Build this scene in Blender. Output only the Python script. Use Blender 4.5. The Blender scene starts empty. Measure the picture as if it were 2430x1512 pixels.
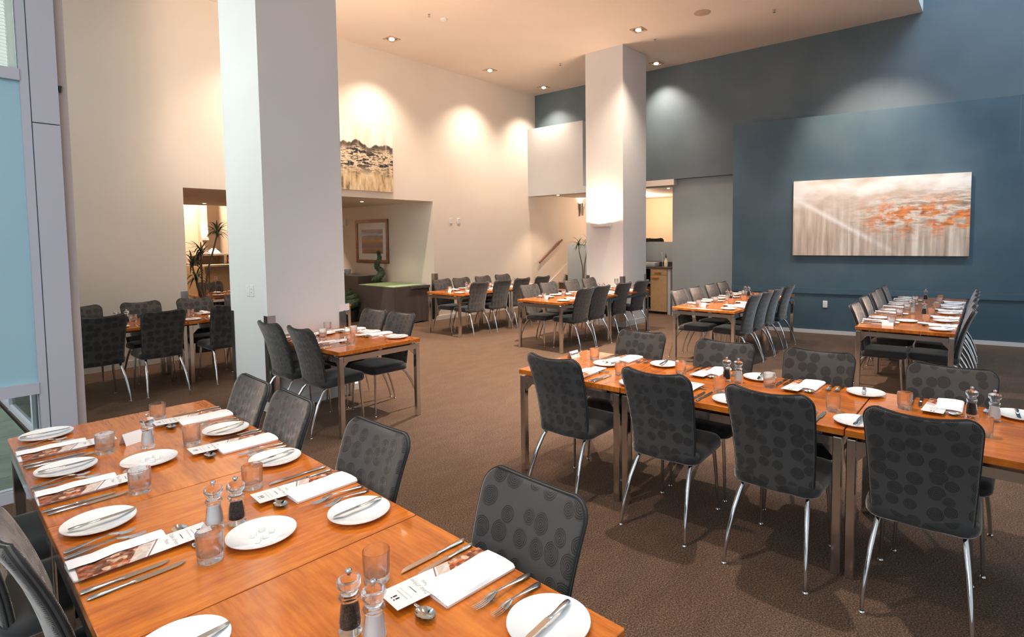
import bpy, math, random
from mathutils import Vector, Matrix
random.seed(7)
sc = bpy.context.scene
COL = sc.collection
R_ = math.radians

# ------------------------------------------------------------------ camera
# world axes: x runs along the cream wall, y towards it, z up; metres
H = 1.70
f_px, cx_, cy_, pitch, roll, th = 1338., 1301., 643., R_(3.37), R_(.57), R_(51.1)
def cam_axes():
    cp, sp, cr, sr = math.cos(pitch), math.sin(pitch), math.cos(roll), math.sin(roll)
    fwd = Vector((0, cp, -sp)); down = Vector((0, -sp, -cp)); right = Vector((1, 0, 0))
    r2 = right*cr + down*sr; d2 = down*cr - right*sr
    Wm = Matrix(((math.cos(th), math.sin(th), 0), (-math.sin(th), math.cos(th), 0), (0, 0, 1)))
    return Wm @ r2, Wm @ d2, Wm @ fwd
r_, d_, f_ = cam_axes()
cam = bpy.data.cameras.new('camera'); camo = bpy.data.objects.new('camera', cam); COL.objects.link(camo)
cam.sensor_fit = 'HORIZONTAL'; cam.sensor_width = 36; cam.lens = f_px*36/2430
cam.shift_x = (1215-cx_)/2430; cam.shift_y = -(756-cy_)/2430
cam.clip_start = .05; cam.clip_end = 200
M = Matrix((r_, -d_, -f_)).transposed().to_4x4(); M.translation = (0, 0, H)
camo.matrix_world = M
sc.camera = camo

# ------------------------------------------------------------------ light and exposure
sc.view_settings.view_transform = 'Standard'; sc.view_settings.look = 'None'
sc.view_settings.exposure = 0.32; sc.view_settings.gamma = 1; sc.view_settings.use_curve_mapping = False
w = bpy.data.worlds.new('daylight'); sc.world = w; w.use_nodes = True
bg = w.node_tree.nodes['Background']; bg.inputs[0].default_value = (.80, .92, 1.0, 1); bg.inputs[1].default_value = .55
sc.cycles.sample_clamp_indirect = 6
sc.cycles.max_bounces = 8; sc.cycles.diffuse_bounces = 4; sc.cycles.glossy_bounces = 3; sc.cycles.transmission_bounces = 7; sc.cycles.transparent_max_bounces = 16
sc.cycles.use_light_tree = False; sc.cycles.caustics_reflective = False
sc.cycles.use_adaptive_sampling = True; sc.cycles.adaptive_threshold = .05; sc.cycles.use_denoising = True

WARM = (1.0, .72, .52); WARM2 = (1.0, .81, .66)
def lamp(name, kind, loc, energy, color, **k):
    d = bpy.data.lights.new(name, kind); d.energy = energy; d.color = color
    aim = k.pop('aim', None)
    for a, b in k.items(): setattr(d, a, b)
    o = bpy.data.objects.new(name, d); COL.objects.link(o); o.location = loc
    if aim is not None:
        o.rotation_euler = (Vector(aim)-Vector(loc)).to_track_quat('-Z', 'Y').to_euler()
    return o
# daylight through the glazed front behind the camera and the high void at the right
lamp('daylight_front', 'AREA', (-2.2, .8, 3.0), 92, (.90, .94, 1.0), aim=(.6, 5, 1.5), shape='RECTANGLE', size=4, size_y=3)
lamp('daylight_void', 'AREA', (8.3, -1.5, 8.8), 330, (.55, .76, 1.0), aim=(10.7, .0, 4.2), shape='RECTANGLE', size=4, size_y=3)
lamp('daylight_side', 'AREA', (-1.2, 6.9, 3.4), 215, (.99, .985, 1.0), aim=(2.8, 7.7, 2.4), shape='RECTANGLE', size=3.2, size_y=3.4)

# ------------------------------------------------------------------ helpers
def lin(r, g, b):
    f = lambda c: (c/255/12.92) if c/255 <= .04045 else ((c/255+.055)/1.055)**2.4
    return (f(r), f(g), f(b), 1)
MATS = {}
def mat(name, col=(.8, .8, .8, 1), rough=.5, metal=0, **k):
    m = bpy.data.materials.new(name); m.use_nodes = True
    b = m.node_tree.nodes['Principled BSDF']
    b.inputs['Base Color'].default_value = col; b.inputs['Roughness'].default_value = rough; b.inputs['Metallic'].default_value = metal
    for a, v in k.items(): b.inputs[a.replace('_', ' ')].default_value = v
    MATS[name] = m
    return m
class NT:
    def __init__(s, m): s.t = m.node_tree; s.b = s.t.nodes['Principled BSDF']
    def n(s, typ, **k):
        x = s.t.nodes.new('ShaderNode'+typ)
        for a, v in k.items():
            if a.startswith('i_'):
                key = a[2:]; key = int(key) if key.isdigit() else key.replace('_', ' ')
                x.inputs[key].default_value = v
            else: setattr(x, a, v)
        return x
    def l(s, a, b): s.t.links.new(a, b)
    def ramp(s, fac, stops, interp='LINEAR'):
        x = s.t.nodes.new('ShaderNodeValToRGB'); x.color_ramp.interpolation = interp
        e = x.color_ramp.elements
        while len(e) < len(stops): e.new(.5)
        for i, (p, c) in enumerate(stops): e[i].position = p; e[i].color = c
        if fac is not None: s.l(fac, x.inputs[0])
        return x.outputs[0]
    def math(s, op, a, b=None, clamp=False):
        x = s.t.nodes.new('ShaderNodeMath'); x.operation = op; x.use_clamp = clamp
        for i, v in enumerate((a, b)):
            if v is None: continue
            if isinstance(v, (int, float)): x.inputs[i].default_value = v
            else: s.l(v, x.inputs[i])
        return x.outputs[0]
    def mix(s, fac, a, b, blend='MIX'):
        x = s.t.nodes.new('ShaderNodeMix'); x.data_type = 'RGBA'; x.blend_type = blend
        for i, v in ((0, fac), (6, a), (7, b)):
            if isinstance(v, (int, float)): x.inputs[i].default_value = v
            elif isinstance(v, tuple): x.inputs[i].default_value = v
            else: s.l(v, x.inputs[i])
        return x.outputs[2]
    def coord(s, kind='Object', scale=(1, 1, 1), rot=(0, 0, 0), rand=0, src=None):
        tc = s.n('TexCoord'); out = tc.outputs[kind]
        if rand:
            oi = s.n('ObjectInfo'); v = s.n('VectorMath', operation='SCALE'); v.inputs[0].default_value = (1, 1.7, .6)
            mm = s.math('MULTIPLY', oi.outputs['Random'], rand); s.l(mm, v.inputs['Scale'])
            ad = s.n('VectorMath', operation='ADD'); s.l(out, ad.inputs[0]); s.l(v.outputs[0], ad.inputs[1]); out = ad.outputs[0]
        mp = s.n('Mapping'); mp.inputs['Scale'].default_value = scale; mp.inputs['Rotation'].default_value = rot
        s.l(out, mp.inputs[0]); return mp.outputs[0]
    def noise(s, vec, scale, detail=3, rough=.5, out=0):
        x = s.n('TexNoise'); x.inputs['Scale'].default_value = scale; x.inputs['Detail'].default_value = detail; x.inputs['Roughness'].default_value = rough
        s.l(vec, x.inputs['Vector']); return x.outputs[out]
    def bump(s, h, strength, dist):
        x = s.n('Bump'); x.inputs['Strength'].default_value = strength; x.inputs['Distance'].default_value = dist
        s.l(h, x.inputs['Height']); s.l(x.outputs[0], s.b.inputs['Normal'])
    def color(s, c): s.l(c, s.b.inputs['Base Color'])

def paint(name, col, rough=.75):
    m = mat(name, col, rough); t = NT(m)
    v = t.coord('Object'); n1 = t.noise(v, 1.3, 4)
    t.color(t.mix(.035, col, t.ramp(n1, [(.3, (0, 0, 0, 1)), (.7, (1, 1, 1, 1))])))
    t.bump(t.noise(v, 260, 2), .08, .002)
    return m
paint('cream_paint', lin(229, 219, 206)); paint('white_paint', lin(226, 224, 222)); paint('ceiling_paint', lin(233, 219, 205))
paint('blue_paint', lin(56, 84, 98), .6); paint('blue_paint_upper', lin(82, 98, 106), .6); paint('bulkhead_paint', lin(206, 206, 204)); paint('grey_paint', lin(150, 160, 163)); paint('taupe_paint', lin(196, 182, 176))
paint('trim_white', lin(214, 210, 206), .45); paint('lobby_paint', lin(214, 190, 160)); paint('rail_blue', lin(58, 88, 104), .45)
mat('chrome', (.74, .74, .76, 1), .07, 1); mat('brushed_chrome', (.74, .72, .70, 1), .15, 1); mat('silver', (.82, .81, .79, 1), .1, 1)
mat('guard_steel', (.48, .46, .45, 1), .28, 1)
mat('alu_frame', lin(190, 189, 198), .4); mat('plastic_white', lin(232, 229, 224), .35); mat('plastic_dark', lin(40, 38, 38), .4)
mat('china', lin(240, 240, 238), .08, Coat_Weight=.6, Coat_Roughness=.03)
def clear(name, ior, share):
    m = mat(name, (1, 1, 1, 1), .0, Transmission_Weight=1.0, IOR=ior); t = NT(m)
    tp = t.n('BsdfTransparent'); tp.inputs[0].default_value = (.985, .99, .99, 1); mx = t.n('MixShader'); mx.inputs[0].default_value = share
    t.l(t.b.outputs[0], mx.inputs[1]); t.l(tp.outputs[0], mx.inputs[2]); t.l(mx.outputs[0], t.t.nodes['Material Output'].inputs[0])
clear('glass', 1.45, .22); clear('acrylic', 1.38, .12)
mat('sugar', lin(246, 244, 236), .8)
mat('salt', lin(244, 243, 243), .8)
mat('paper', lin(240, 238, 236), .7); mat('ink', lin(30, 30, 32), .6); mat('ink_grey', lin(150, 150, 152), .6)
mat('dark_gap', lin(25, 22, 20), .9)
mat('lamp_glow', (1, .9, .75, 1), .5); _b = MATS['lamp_glow'].node_tree.nodes['Principled BSDF']
_b.inputs['Emission Color'].default_value = (1, .86, .66, 1); _b.inputs['Emission Strength'].default_value = 14
mat('fitting_dark', lin(70, 56, 46), .5); mat('fitting_rim', lin(190, 160, 130), .4, .3)
mat('speaker_mesh', lin(190, 165, 145), .7)
mat('bottle_cream', lin(236, 220, 170), .25); mat('leaf_pot', lin(45, 40, 38), .5)
mat('red_box', lin(170, 60, 30), .5); mat('stone_top', lin(70, 62, 58), .3)
mat('book_brown', lin(120, 70, 48), .6)

m = mat('pepper', lin(60, 45, 36), .8); t = NT(m); v = t.coord('Object'); vo = t.n('TexVoronoi', i_Scale=300.); t.l(v, vo.inputs['Vector'])
t.color(t.ramp(vo.outputs['Distance'], [(0, lin(90, 70, 56)), (.6, lin(28, 20, 16))])); t.bump(vo.outputs['Distance'], .8, .002)

def wood(name, along):
    m = mat(name, rough=.2, Coat_Weight=.55, Coat_Roughness=.06); t = NT(m)
    s = (1.0, 9.0, 3.0) if along == 'x' else (9.0, 1.0, 3.0)
    v = t.coord('Object', s, rand=23.)
    n1 = t.noise(v, 1.6, 6, .62); n2 = t.noise(v, 9, 4, .6)
    v2 = t.coord('Object', (3.2, 1.2, 1) if along == 'x' else (1.2, 3.2, 1), (0, 0, .35), rand=11.); n3 = t.noise(v2, 2.4, 2)
    c = t.ramp(n1, [(.28, lin(166, 80, 18)), (.5, lin(208, 112, 30)), (.72, lin(230, 138, 48))])
    c = t.mix(.28, c, t.ramp(n2, [(.35, lin(146, 66, 14)), (.6, lin(226, 140, 54))]))
    c = t.mix(.45, c, t.ramp(n3, [(.38, (.62, .56, .5, 1)), (.62, (1, 1, 1, 1))]), 'MULTIPLY')
    t.color(c); t.bump(n2, .03, .001)
    return m
wood('wood_long', 'x'); wood('wood_cross', 'y')
m = mat('frame_wood', lin(110, 66, 36), .4); t = NT(m); t.color(t.ramp(t.noise(t.coord('Object', (2, 14, 14)), 4, 4), [(.3, lin(84, 48, 24)), (.7, lin(134, 82, 46))]))
m = mat('laminate_tan', lin(176, 146, 104), .5); t = NT(m); t.color(t.ramp(t.noise(t.coord('Object', (60, 60, 6)), 3, 4), [(.3, lin(166, 138, 98)), (.7, lin(190, 162, 120))]))

def fabric(name, base, rings=True):
    m = mat(name, base, .85, Sheen_Weight=.9, Sheen_Roughness=.38, Sheen_Tint=(.86, .80, .74, 1)); t = NT(m)
    v = t.coord('Object', (1, 1, 1), (R_(-90), 0, 0), rand=9.)
    wob = t.noise(v, 26, 2, out=1)
    sc_ = t.n('VectorMath', operation='SCALE'); sc_.inputs['Scale'].default_value = .006; t.l(wob, sc_.inputs[0])
    ad = t.n('VectorMath', operation='ADD'); t.l(v, ad.inputs[0]); t.l(sc_.outputs[0], ad.inputs[1])
    vo = t.n('TexVoronoi', i_Scale=13.5, i_Randomness=.5); vo.voronoi_dimensions = '2D'; t.l(ad.outputs[0], vo.inputs['Vector'])
    d = vo.outputs['Distance']; rc = t.n('SeparateColor'); t.l(vo.outputs['Color'], rc.inputs[0])
    rad = t.math('MULTIPLY_ADD', rc.outputs[0], .17); rad.node.inputs[2].default_value = .33
    mask = t.math('MULTIPLY', t.math('SUBTRACT', rad, d), 22., True)
    tcn = t.n('TexCoord'); sn = t.n('SeparateXYZ'); t.l(tcn.outputs['Normal'], sn.inputs[0])
    facing = t.math('MULTIPLY', t.math('SUBTRACT', t.math('ABSOLUTE', sn.outputs[1]), .45), 4., True)
    mask = t.math('MULTIPLY', mask, facing)
    ring = t.math('SINE', t.math('MULTIPLY', d, 76.))
    ring01 = t.math('MULTIPLY_ADD', ring, .5); ring01.node.inputs[2].default_value = .5
    hh = t.math('MULTIPLY', ring01, mask)
    dark = tuple(x*.16 for x in base[:3])+(1,)
    fine = t.noise(t.coord('Object'), 420, 2)
    c = t.mix(t.math('MULTIPLY', mask, t.math('SUBTRACT', 1., t.math('MULTIPLY', ring01, .8))), base, dark)
    c = t.mix(.25, c, t.ramp(fine, [(.3, (.35, .35, .35, 1)), (.7, (1, 1, 1, 1))]), 'MULTIPLY')
    t.color(c)
    hsum = t.math('ADD', hh, t.math('MULTIPLY', fine, .12))
    t.bump(hsum, .35, .003)
    return m
fabric('chair_fabric', lin(70, 69, 68)); fabric('seat_fabric', lin(50, 50, 50))
mat('piping', lin(30, 30, 30), .8)
m = mat('cloth_brown', lin(66, 52, 44), .85, Sheen_Weight=.3); t = NT(m); t.bump(t.noise(t.coord('Object'), 300, 2), .2, .002)
m = mat('cloth_green', lin(120, 158, 110), .8); t = NT(m); vv = t.coord('Object'); t.color(t.ramp(t.noise(vv, 500, 2), [(.3, lin(138, 166, 126)), (.7, lin(168, 194, 154))]))
m = mat('napkin_linen', lin(243, 240, 238), .85, Sheen_Weight=.2); t = NT(m); t.bump(t.noise(t.coord('Object'), 60, 3), .15, .004)
m = mat('leaf', lin(52, 72, 62), .4); t = NT(m); t.color(t.ramp(t.noise(t.coord('Object', rand=5.), 6, 3), [(.3, lin(34, 50, 44)), (.7, lin(86, 108, 92))]))
m = mat('leaf_light', lin(96, 124, 76), .4)
m = mat('topiary_leaf', lin(48, 70, 48), .6); t = NT(m); t.color(t.ramp(t.noise(t.coord('Object'), 60, 3), [(.35, lin(26, 42, 28)), (.7, lin(88, 112, 80))]))
m = mat('bark', lin(120, 100, 80), .8)
m = mat('soil', lin(50, 38, 30), .9)

# carpet
m = mat('carpet', lin(92, 72, 56), .95, Sheen_Weight=.25, Sheen_Roughness=.6, Sheen_Tint=lin(150, 110, 80)); t = NT(m)
v = t.coord('Object'); n1 = t.noise(v, 1.1, 5, .6); n2 = t.noise(v, 130, 3, .7); v3 = t.coord('Object', (1, 2.6, 1), (0, 0, .9)); n3 = t.noise(v3, 3.2, 4, .6)
c = t.ramp(n2, [(.36, lin(34, 25, 19)), (.5, lin(80, 61, 47)), (.64, lin(132, 106, 83))])
c = t.mix(.6, c, t.ramp(n3, [(.4, (.72, .70, .68, 1)), (.6, (1, 1, 1, 1))]), 'MULTIPLY')
c = t.mix(.4, c, t.ramp(n1, [(.35, (.75, .72, .7, 1)), (.65, (1, 1, 1, 1))]), 'MULTIPLY')
t.color(c); t.bump(n2, .5, .006)
m = mat('paver', lin(120, 128, 116), .7); t = NT(m); t.color(t.ramp(t.noise(t.coord('Object', rand=7.), 3, 5), [(.3, lin(84, 94, 84)), (.7, lin(116, 126, 112))]))
# frosted blue film
m = mat('frosted_film', lin(170, 208, 218), .35); t = NT(m); t.b.inputs['Transmission Weight'].default_value = .12
m = mat('clear_pane', (.82, .95, .92, 1), .0); t = NT(m)
tr = t.n('BsdfTransparent'); tr.inputs[0].default_value = (.86, .90, .88, 1); gl = t.n('BsdfGlossy'); gl.inputs['Roughness'].default_value = .01
fr = t.n('Fresnel'); fr.inputs[0].default_value = 1.5; mx = t.n('MixShader'); t.l(fr.outputs[0], mx.inputs[0]); t.l(tr.outputs[0], mx.inputs[1]); t.l(gl.outputs[0], mx.inputs[2])
t.l(mx.outputs[0], t.t.nodes['Material Output'].inputs[0])
m = mat('blind_slat', lin(240, 243, 236), .6); t = NT(m); tl = t.n('BsdfTranslucent'); tl.inputs[0].default_value = lin(248, 250, 244); mx = t.n('MixShader'); mx.inputs[0].default_value = .6
t.l(t.b.outputs[0], mx.inputs[1]); t.l(tl.outputs[0], mx.inputs[2]); t.l(mx.outputs[0], t.t.nodes['Material Output'].inputs[0])

# food photograph on the menus (local y runs away from the diner, card 0.33 long)
m = mat('menu_print', lin(238, 236, 233), .45); t = NT(m); tc = t.n('TexCoord'); sp = t.n('SeparateXYZ'); t.l(tc.outputs['Object'], sp.inputs[0])
n1 = t.noise(tc.outputs['Object'], 34, 4, .6); n2 = t.n('TexVoronoi', i_Scale=46.); t.l(tc.outputs['Object'], n2.inputs['Vector'])
wv = t.n('VectorMath', operation='SCALE'); wv.inputs['Scale'].default_value = .02; t.l(t.noise(tc.outputs['Object'], 40, 3, .6, 1), wv.inputs[0])
wa = t.n('VectorMath', operation='ADD'); t.l(tc.outputs['Object'], wa.inputs[0]); t.l(wv.outputs[0], wa.inputs[1])
n2.inputs['Scale'].default_value = 62.; t.l(wa.outputs[0], n2.inputs['Vector']); cs_ = t.n('SeparateColor'); t.l(n2.outputs['Color'], cs_.inputs[0])
food = t.ramp(cs_.outputs[0], [(0, lin(30, 20, 16)), (.26, lin(66, 34, 20)), (.42, lin(150, 66, 30)), (.56, lin(206, 106, 50)), (.68, lin(232, 206, 176)), (.78, lin(176, 44, 30)), (.88, lin(52, 32, 24))], 'CONSTANT')
food = t.mix(.45, food, t.ramp(n1, [(.35, lin(26, 16, 12)), (.5, lin(190, 104, 56)), (.65, lin(244, 222, 196))]))
yy = t.math('ADD', sp.outputs[1], t.math('MULTIPLY', sp.outputs[0], .45))
edge = t.math('LESS_THAN', yy, .175); line = t.math('LESS_THAN', t.math('ABSOLUTE', t.math('SUBTRACT', yy, .182)), .0025)
dish = t.math('LESS_THAN', t.math('ABSOLUTE', t.math('SUBTRACT', yy, .155)), .02)
c = t.mix(edge, lin(238, 236, 233), food); c = t.mix(t.math('MULTIPLY', dish, .6), c, lin(236, 226, 216)); c = t.mix(line, c, lin(150, 110, 104)); t.color(c)

# paintings (local x across, z up, centred)
m = mat('painting_orange', rough=.5); t = NT(m); tc = t.n('TexCoord'); sp = t.n('SeparateXYZ'); t.l(tc.outputs['Object'], sp.inputs[0]); X, Zc = sp.outputs[0], sp.outputs[2]
vs = t.coord('Object', (6.5, 1, .55)); streak = t.noise(vs, 1.5, 4, .55)
base = t.ramp(streak, [(.25, lin(150, 132, 118)), (.45, lin(196, 178, 160)), (.6, lin(218, 205, 190)), (.78, lin(238, 230, 220))])
vd = t.coord('Object', (1.1, 1, 5.0), (0, .16, 0)); diag = t.noise(vd, 1.9, 6, .62)
strokes = t.ramp(diag, [(.3, lin(104, 84, 70)), (.42, lin(176, 150, 128)), (.52, lin(236, 226, 212)), (.62, lin(158, 124, 98)), (.75, lin(250, 246, 240))])
upper = t.ramp(Zc, [(0, (0, 0, 0, 1)), (1, (1, 1, 1, 1))])
mr = lambda val, a, b: (lambda x: (setattr(x, 'clamp', True), x.inputs['From Min'].__setattr__('default_value', a), x.inputs['From Max'].__setattr__('default_value', b), t.l(val, x.inputs['Value']), x.outputs[0])[-1])(t.n('MapRange'))
up = mr(Zc, -.1, .35); right = mr(X, -.35, .6)
hl = t.ramp(t.noise(t.coord('Object', (.8, 1, 1.6), (0, -.5, 0)), 2.2, 3), [(.4, lin(206, 188, 170)), (.6, lin(246, 240, 232))])
c = t.mix(up, base, hl)
bandz = t.math('SUBTRACT', 1., mr(t.math('ABSOLUTE', t.math('SUBTRACT', Zc, t.math('MULTIPLY', X, .12))), .12, .38))
c = t.mix(t.math('MULTIPLY', t.math('MULTIPLY', bandz, mr(X, -.6, .3)), .85), c, strokes)
on = t.noise(t.coord('Object', (2.6, 1, 4.2), (0, .1, 0)), 1.7, 5, .6)
om = t.ramp(on, [(.46, (0, 0, 0, 1)), (.56, (1, 1, 1, 1))])
ob = t.math('SUBTRACT', 1., mr(t.math('ABSOLUTE', t.math('ADD', Zc, .02)), .12, .42)); ox = mr(X, -.35, .1)
c = t.mix(t.math('MULTIPLY', t.math('MULTIPLY', om, ob), t.math('MULTIPLY', ox, .9)), c, t.ramp(t.noise(vd, 7, 3), [(.3, lin(146, 76, 26)), (.5, lin(224, 122, 40)), (.7, lin(240, 156, 82))]))
dg = t.math('ABSOLUTE', t.math('ADD', t.math('ADD', Zc, t.math('MULTIPLY', X, .62)), .42)); dm = t.math('SUBTRACT', 1., mr(dg, .0, .07))
c = t.mix(t.math('MULTIPLY', t.math('MULTIPLY', dm, t.math('SUBTRACT', 1., right)), .7), c, lin(252, 250, 246))
col2 = t.ramp(t.noise(t.coord('Object', (9, 1, .3)), 1.3, 2), [(.48, (0, 0, 0, 1)), (.56, (1, 1, 1, 1))])
low = mr(Zc, -.1, -.35)
c = t.mix(t.math('MULTIPLY', t.math('MULTIPLY', col2, low), .35), c, lin(120, 100, 86)); t.color(c); t.bump(diag, .2, .004)

m = mat('painting_mono', rough=.5); t = NT(m); tc = t.n('TexCoord'); sp = t.n('SeparateXYZ'); t.l(tc.outputs['Object'], sp.inputs[0]); X, Zc = sp.outputs[0], sp.outputs[2]
mr = lambda val, a, b: (lambda x: (setattr(x, 'clamp', True), x.inputs['From Min'].__setattr__('default_value', a), x.inputs['From Max'].__setattr__('default_value', b), t.l(val, x.inputs['Value']), x.outputs[0])[-1])(t.n('MapRange'))
sky = t.ramp(t.noise(t.coord('Object', (5, 1, .5)), 2, 3), [(.35, lin(222, 210, 192)), (.65, lin(240, 234, 224))])
n = t.noise(t.coord('Object', (1.4, 1, 4), (0, -.12, 0)), 2.6, 6, .65)
land = t.ramp(n, [(.34, lin(24, 22, 22)), (.46, lin(58, 52, 48)), (.5, lin(232, 218, 196)), (.55, lin(190, 164, 124)), (.6, lin(34, 30, 30)), (.72, lin(236, 224, 204))])
foot = t.ramp(t.noise(t.coord('Object', (4, 1, 1.2)), 2, 5, .6), [(.34, lin(66, 58, 48)), (.44, lin(186, 160, 118)), (.6, lin(226, 206, 170)), (.75, lin(110, 94, 74))])
hz = t.math('ADD', Zc, t.math('MULTIPLY', t.noise(t.coord('Object', (1, 1, .01)), 3.2, 3), -.35))
c = t.mix(mr(Zc, -.12, -.34), land, foot)
hill = t.ramp(t.noise(t.coord('Object', (6, 1, .8)), 2, 4), [(.3, lin(48, 42, 40)), (.7, lin(112, 98, 88))])
c = t.mix(mr(hz, -.08, .02), c, hill); c = t.mix(mr(hz, .06, .085), c, sky)
c = t.mix(t.math('MULTIPLY', t.ramp(t.noise(t.coord('Object', (12, 1, .25)), 1.4, 2), [(.6, (0, 0, 0, 1)), (.68, (1, 1, 1, 1))]), .5), c, lin(240, 230, 212)); t.color(c)

m = mat('print_bands', rough=.3); t = NT(m); tc = t.n('TexCoord'); sp = t.n('SeparateXYZ'); t.l(tc.outputs['Object'], sp.inputs[0])
zz = t.math('ADD', sp.outputs[2], t.math('MULTIPLY', t.noise(t.coord('Object', (1, 2, 6)), 2, 4), .14))
c = t.ramp(t.math('MULTIPLY_ADD', zz, 1.45), [(.1, lin(92, 62, 36)), (.26, lin(120, 84, 44)), (.36, lin(64, 56, 84)), (.46, lin(104, 62, 40)), (.56, lin(176, 130, 70)), (.62, lin(70, 54, 60)), (.7, lin(56, 62, 90)), (.76, lin(180, 196, 214)), (.82, lin(60, 66, 96)), (.95, lin(92, 62, 60))])
c.node.inputs[0].links[0].from_node.inputs[2].default_value = .42; t.color(c)

class MB:
    def __init__(s): s.v = []; s.f = []
    def add(s, vs, fs):
        o = len(s.v); s.v += [tuple(x) for x in vs]; s.f += [tuple(i+o for i in q) for q in fs]; return s
    def box(s, x0, x1, y0, y1, z0, z1):
        vs = [(x, y, z) for z in (z0, z1) for y in (y0, y1) for x in (x0, x1)]
        return s.add(vs, [(0, 2, 3, 1), (4, 5, 7, 6), (0, 1, 5, 4), (2, 6, 7, 3), (0, 4, 6, 2), (1, 3, 7, 5)])
    def prism(s, poly, z0, z1):
        n = len(poly); vs = [(x, y, z0) for x, y in poly]+[(x, y, z1) for x, y in poly]
        return s.add(vs, [tuple(range(n-1, -1, -1)), tuple(range(n, 2*n))]+[(i, (i+1) % n, n+(i+1) % n, n+i) for i in range(n)])
    def lathe(s, prof, n=24, c=(0, 0, 0), mod=None):
        vs = []; fs = []; rows = []
        for r, z in prof:
            if r < 1e-6: rows.append([len(vs)]); vs.append((c[0], c[1], c[2]+z))
            else:
                row = []
                for k in range(n):
                    a = 2*math.pi*k/n; rr = r*(mod(a, z) if mod else 1); row.append(len(vs)); vs.append((c[0]+rr*math.cos(a), c[1]+rr*math.sin(a), c[2]+z))
                rows.append(row)
        for A, B in zip(rows, rows[1:]):
            if len(A) == 1 and len(B) == 1: continue
            for k in range(n):
                k2 = (k+1) % n
                if len(A) == 1: fs.append((A[0], B[k2], B[k]))
                elif len(B) == 1: fs.append((A[k], A[k2], B[0]))
                else: fs.append((A[k], A[k2], B[k2], B[k]))
        return s.add(vs, fs)
    def tube(s, path, rad, n=8, sq=False, flat=1.0):
        P = [Vector(p) for p in path]; m = len(P); rad = rad if isinstance(rad, (list, tuple)) else [rad]*m
        vs = []; fs = []; up = None
        for i in range(m):
            t = (P[min(i+1, m-1)]-P[max(i-1, 0)]).normalized()
            if up is None:
                up = Vector((0, 0, 1)) if abs(t.z) < .9 else Vector((1, 0, 0))
            a = t.cross(up).normalized(); b = a.cross(t).normalized(); up = b
            for k in range(n):
                g = 2*math.pi*k/n; vs.append(P[i]+a*math.cos(g)*rad[i]+b*math.sin(g)*rad[i]*flat)
        for i in range(m-1):
            for k in range(n):
                k2 = (k+1) % n; fs.append((i*n+k, i*n+k2, (i+1)*n+k2, (i+1)*n+k))
        fs.append(tuple(range(n-1, -1, -1))); fs.append(tuple((m-1)*n+k for k in range(n)))
        return s.add(vs, fs)
    def slab(s, w, d, r, rings, n=4, c=(0, 0, 0), fz=None):
        """rounded rectangle stacked in rings of (z, inset)"""
        vs = []; L = 4*(n+1)
        for z, ins in rings:
            ww, dd, rr = w/2-ins, d/2-ins, max(r-ins, .0005)
            for q, (sx, sy) in enumerate(((1, 1), (-1, 1), (-1, -1), (1, -1))):
                for k in range(n+1):
                    a = math.pi/2*(q+k/n); x = sx*(ww-rr)+rr*math.cos(a); y = sy*(dd-rr)+rr*math.sin(a)
                    vs.append((c[0]+x, c[1]+y, c[2]+z+(fz(x, y) if fz else 0)))
        m = len(rings); fs = [tuple(range(L-1, -1, -1)), tuple((m-1)*L+k for k in range(L))]
        for i in range(m-1):
            for k in range(L):
                k2 = (k+1) % L; fs.append((i*L+k, i*L+k2, (i+1)*L+k2, (i+1)*L+k))
        return s.add(vs, fs)
    def grid(s, fn, nu, nv, flip=False):
        vs = [fn(i/nu, j/nv) for j in range(nv+1) for i in range(nu+1)]
        fs = []
        for j in range(nv):
            for i in range(nu):
                a = j*(nu+1)+i; q = (a, a+1, a+nu+2, a+nu+1); fs.append(q[::-1] if flip else q)
        return s.add(vs, fs)
    def mesh(s, name, m, smooth=None):
        me = bpy.data.meshes.new(name); me.from_pydata(s.v, [], s.f); me.materials.append(MATS[m])
        if smooth is not None:
            for p in me.polygons: p.use_smooth = True
            me.set_sharp_from_angle(angle=R_(smooth))
        me.update(); return me

def ob(name, me, parent=None, loc=(0, 0, 0), rz=0, rot=None, label=None, cat=None, group=None, kind=None):
    o = bpy.data.objects.new(name, me); COL.objects.link(o); o.location = loc
    o.rotation_euler = rot if rot else (0, 0, rz)
    if parent is not None: o.parent = parent
    if label: o['label'] = label
    if cat: o['category'] = cat
    if group: o['group'] = group
    if kind: o['kind'] = kind
    return o
def inst(spec, loc, rz=0, label=None, cat=None, group=None, parent=None, rot=None):
    """spec = (name, mesh or None, [child specs (name, mesh, children, loc, rz)])"""
    o = ob(spec[0], spec[1], parent, loc, rz, rot, label, cat, group)
    for ch in spec[2] if len(spec) > 2 else []:
        inst(ch[:3], ch[3] if len(ch) > 3 else (0, 0, 0), ch[4] if len(ch) > 4 else 0, parent=o)
    return o
def S(name, mb, m, label, cat, smooth=None, **k):
    return ob(name, mb.mesh(name, m, smooth) if isinstance(mb, MB) else mb, label=label, cat=cat, **k)
def structure(name, mb, m, label, cat): return S(name, mb, m, label, cat, kind='structure')
def text_mesh(txt, size, m, shear=0, align='CENTER', bold=0, space=1):
    c = bpy.data.curves.new('lettering', 'FONT'); c.body = txt; c.size = size; c.align_x = align; c.align_y = 'CENTER'; c.shear = shear; c.offset = bold; c.space_character = space
    c.resolution_u = 3
    o = bpy.data.objects.new('tmp_text', c); COL.objects.link(o)
    dg = bpy.context.evaluated_depsgraph_get(); me = bpy.data.meshes.new_from_object(o.evaluated_get(dg)); me.materials.clear(); me.materials.append(MATS[m])
    bpy.data.objects.remove(o); return me
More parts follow.
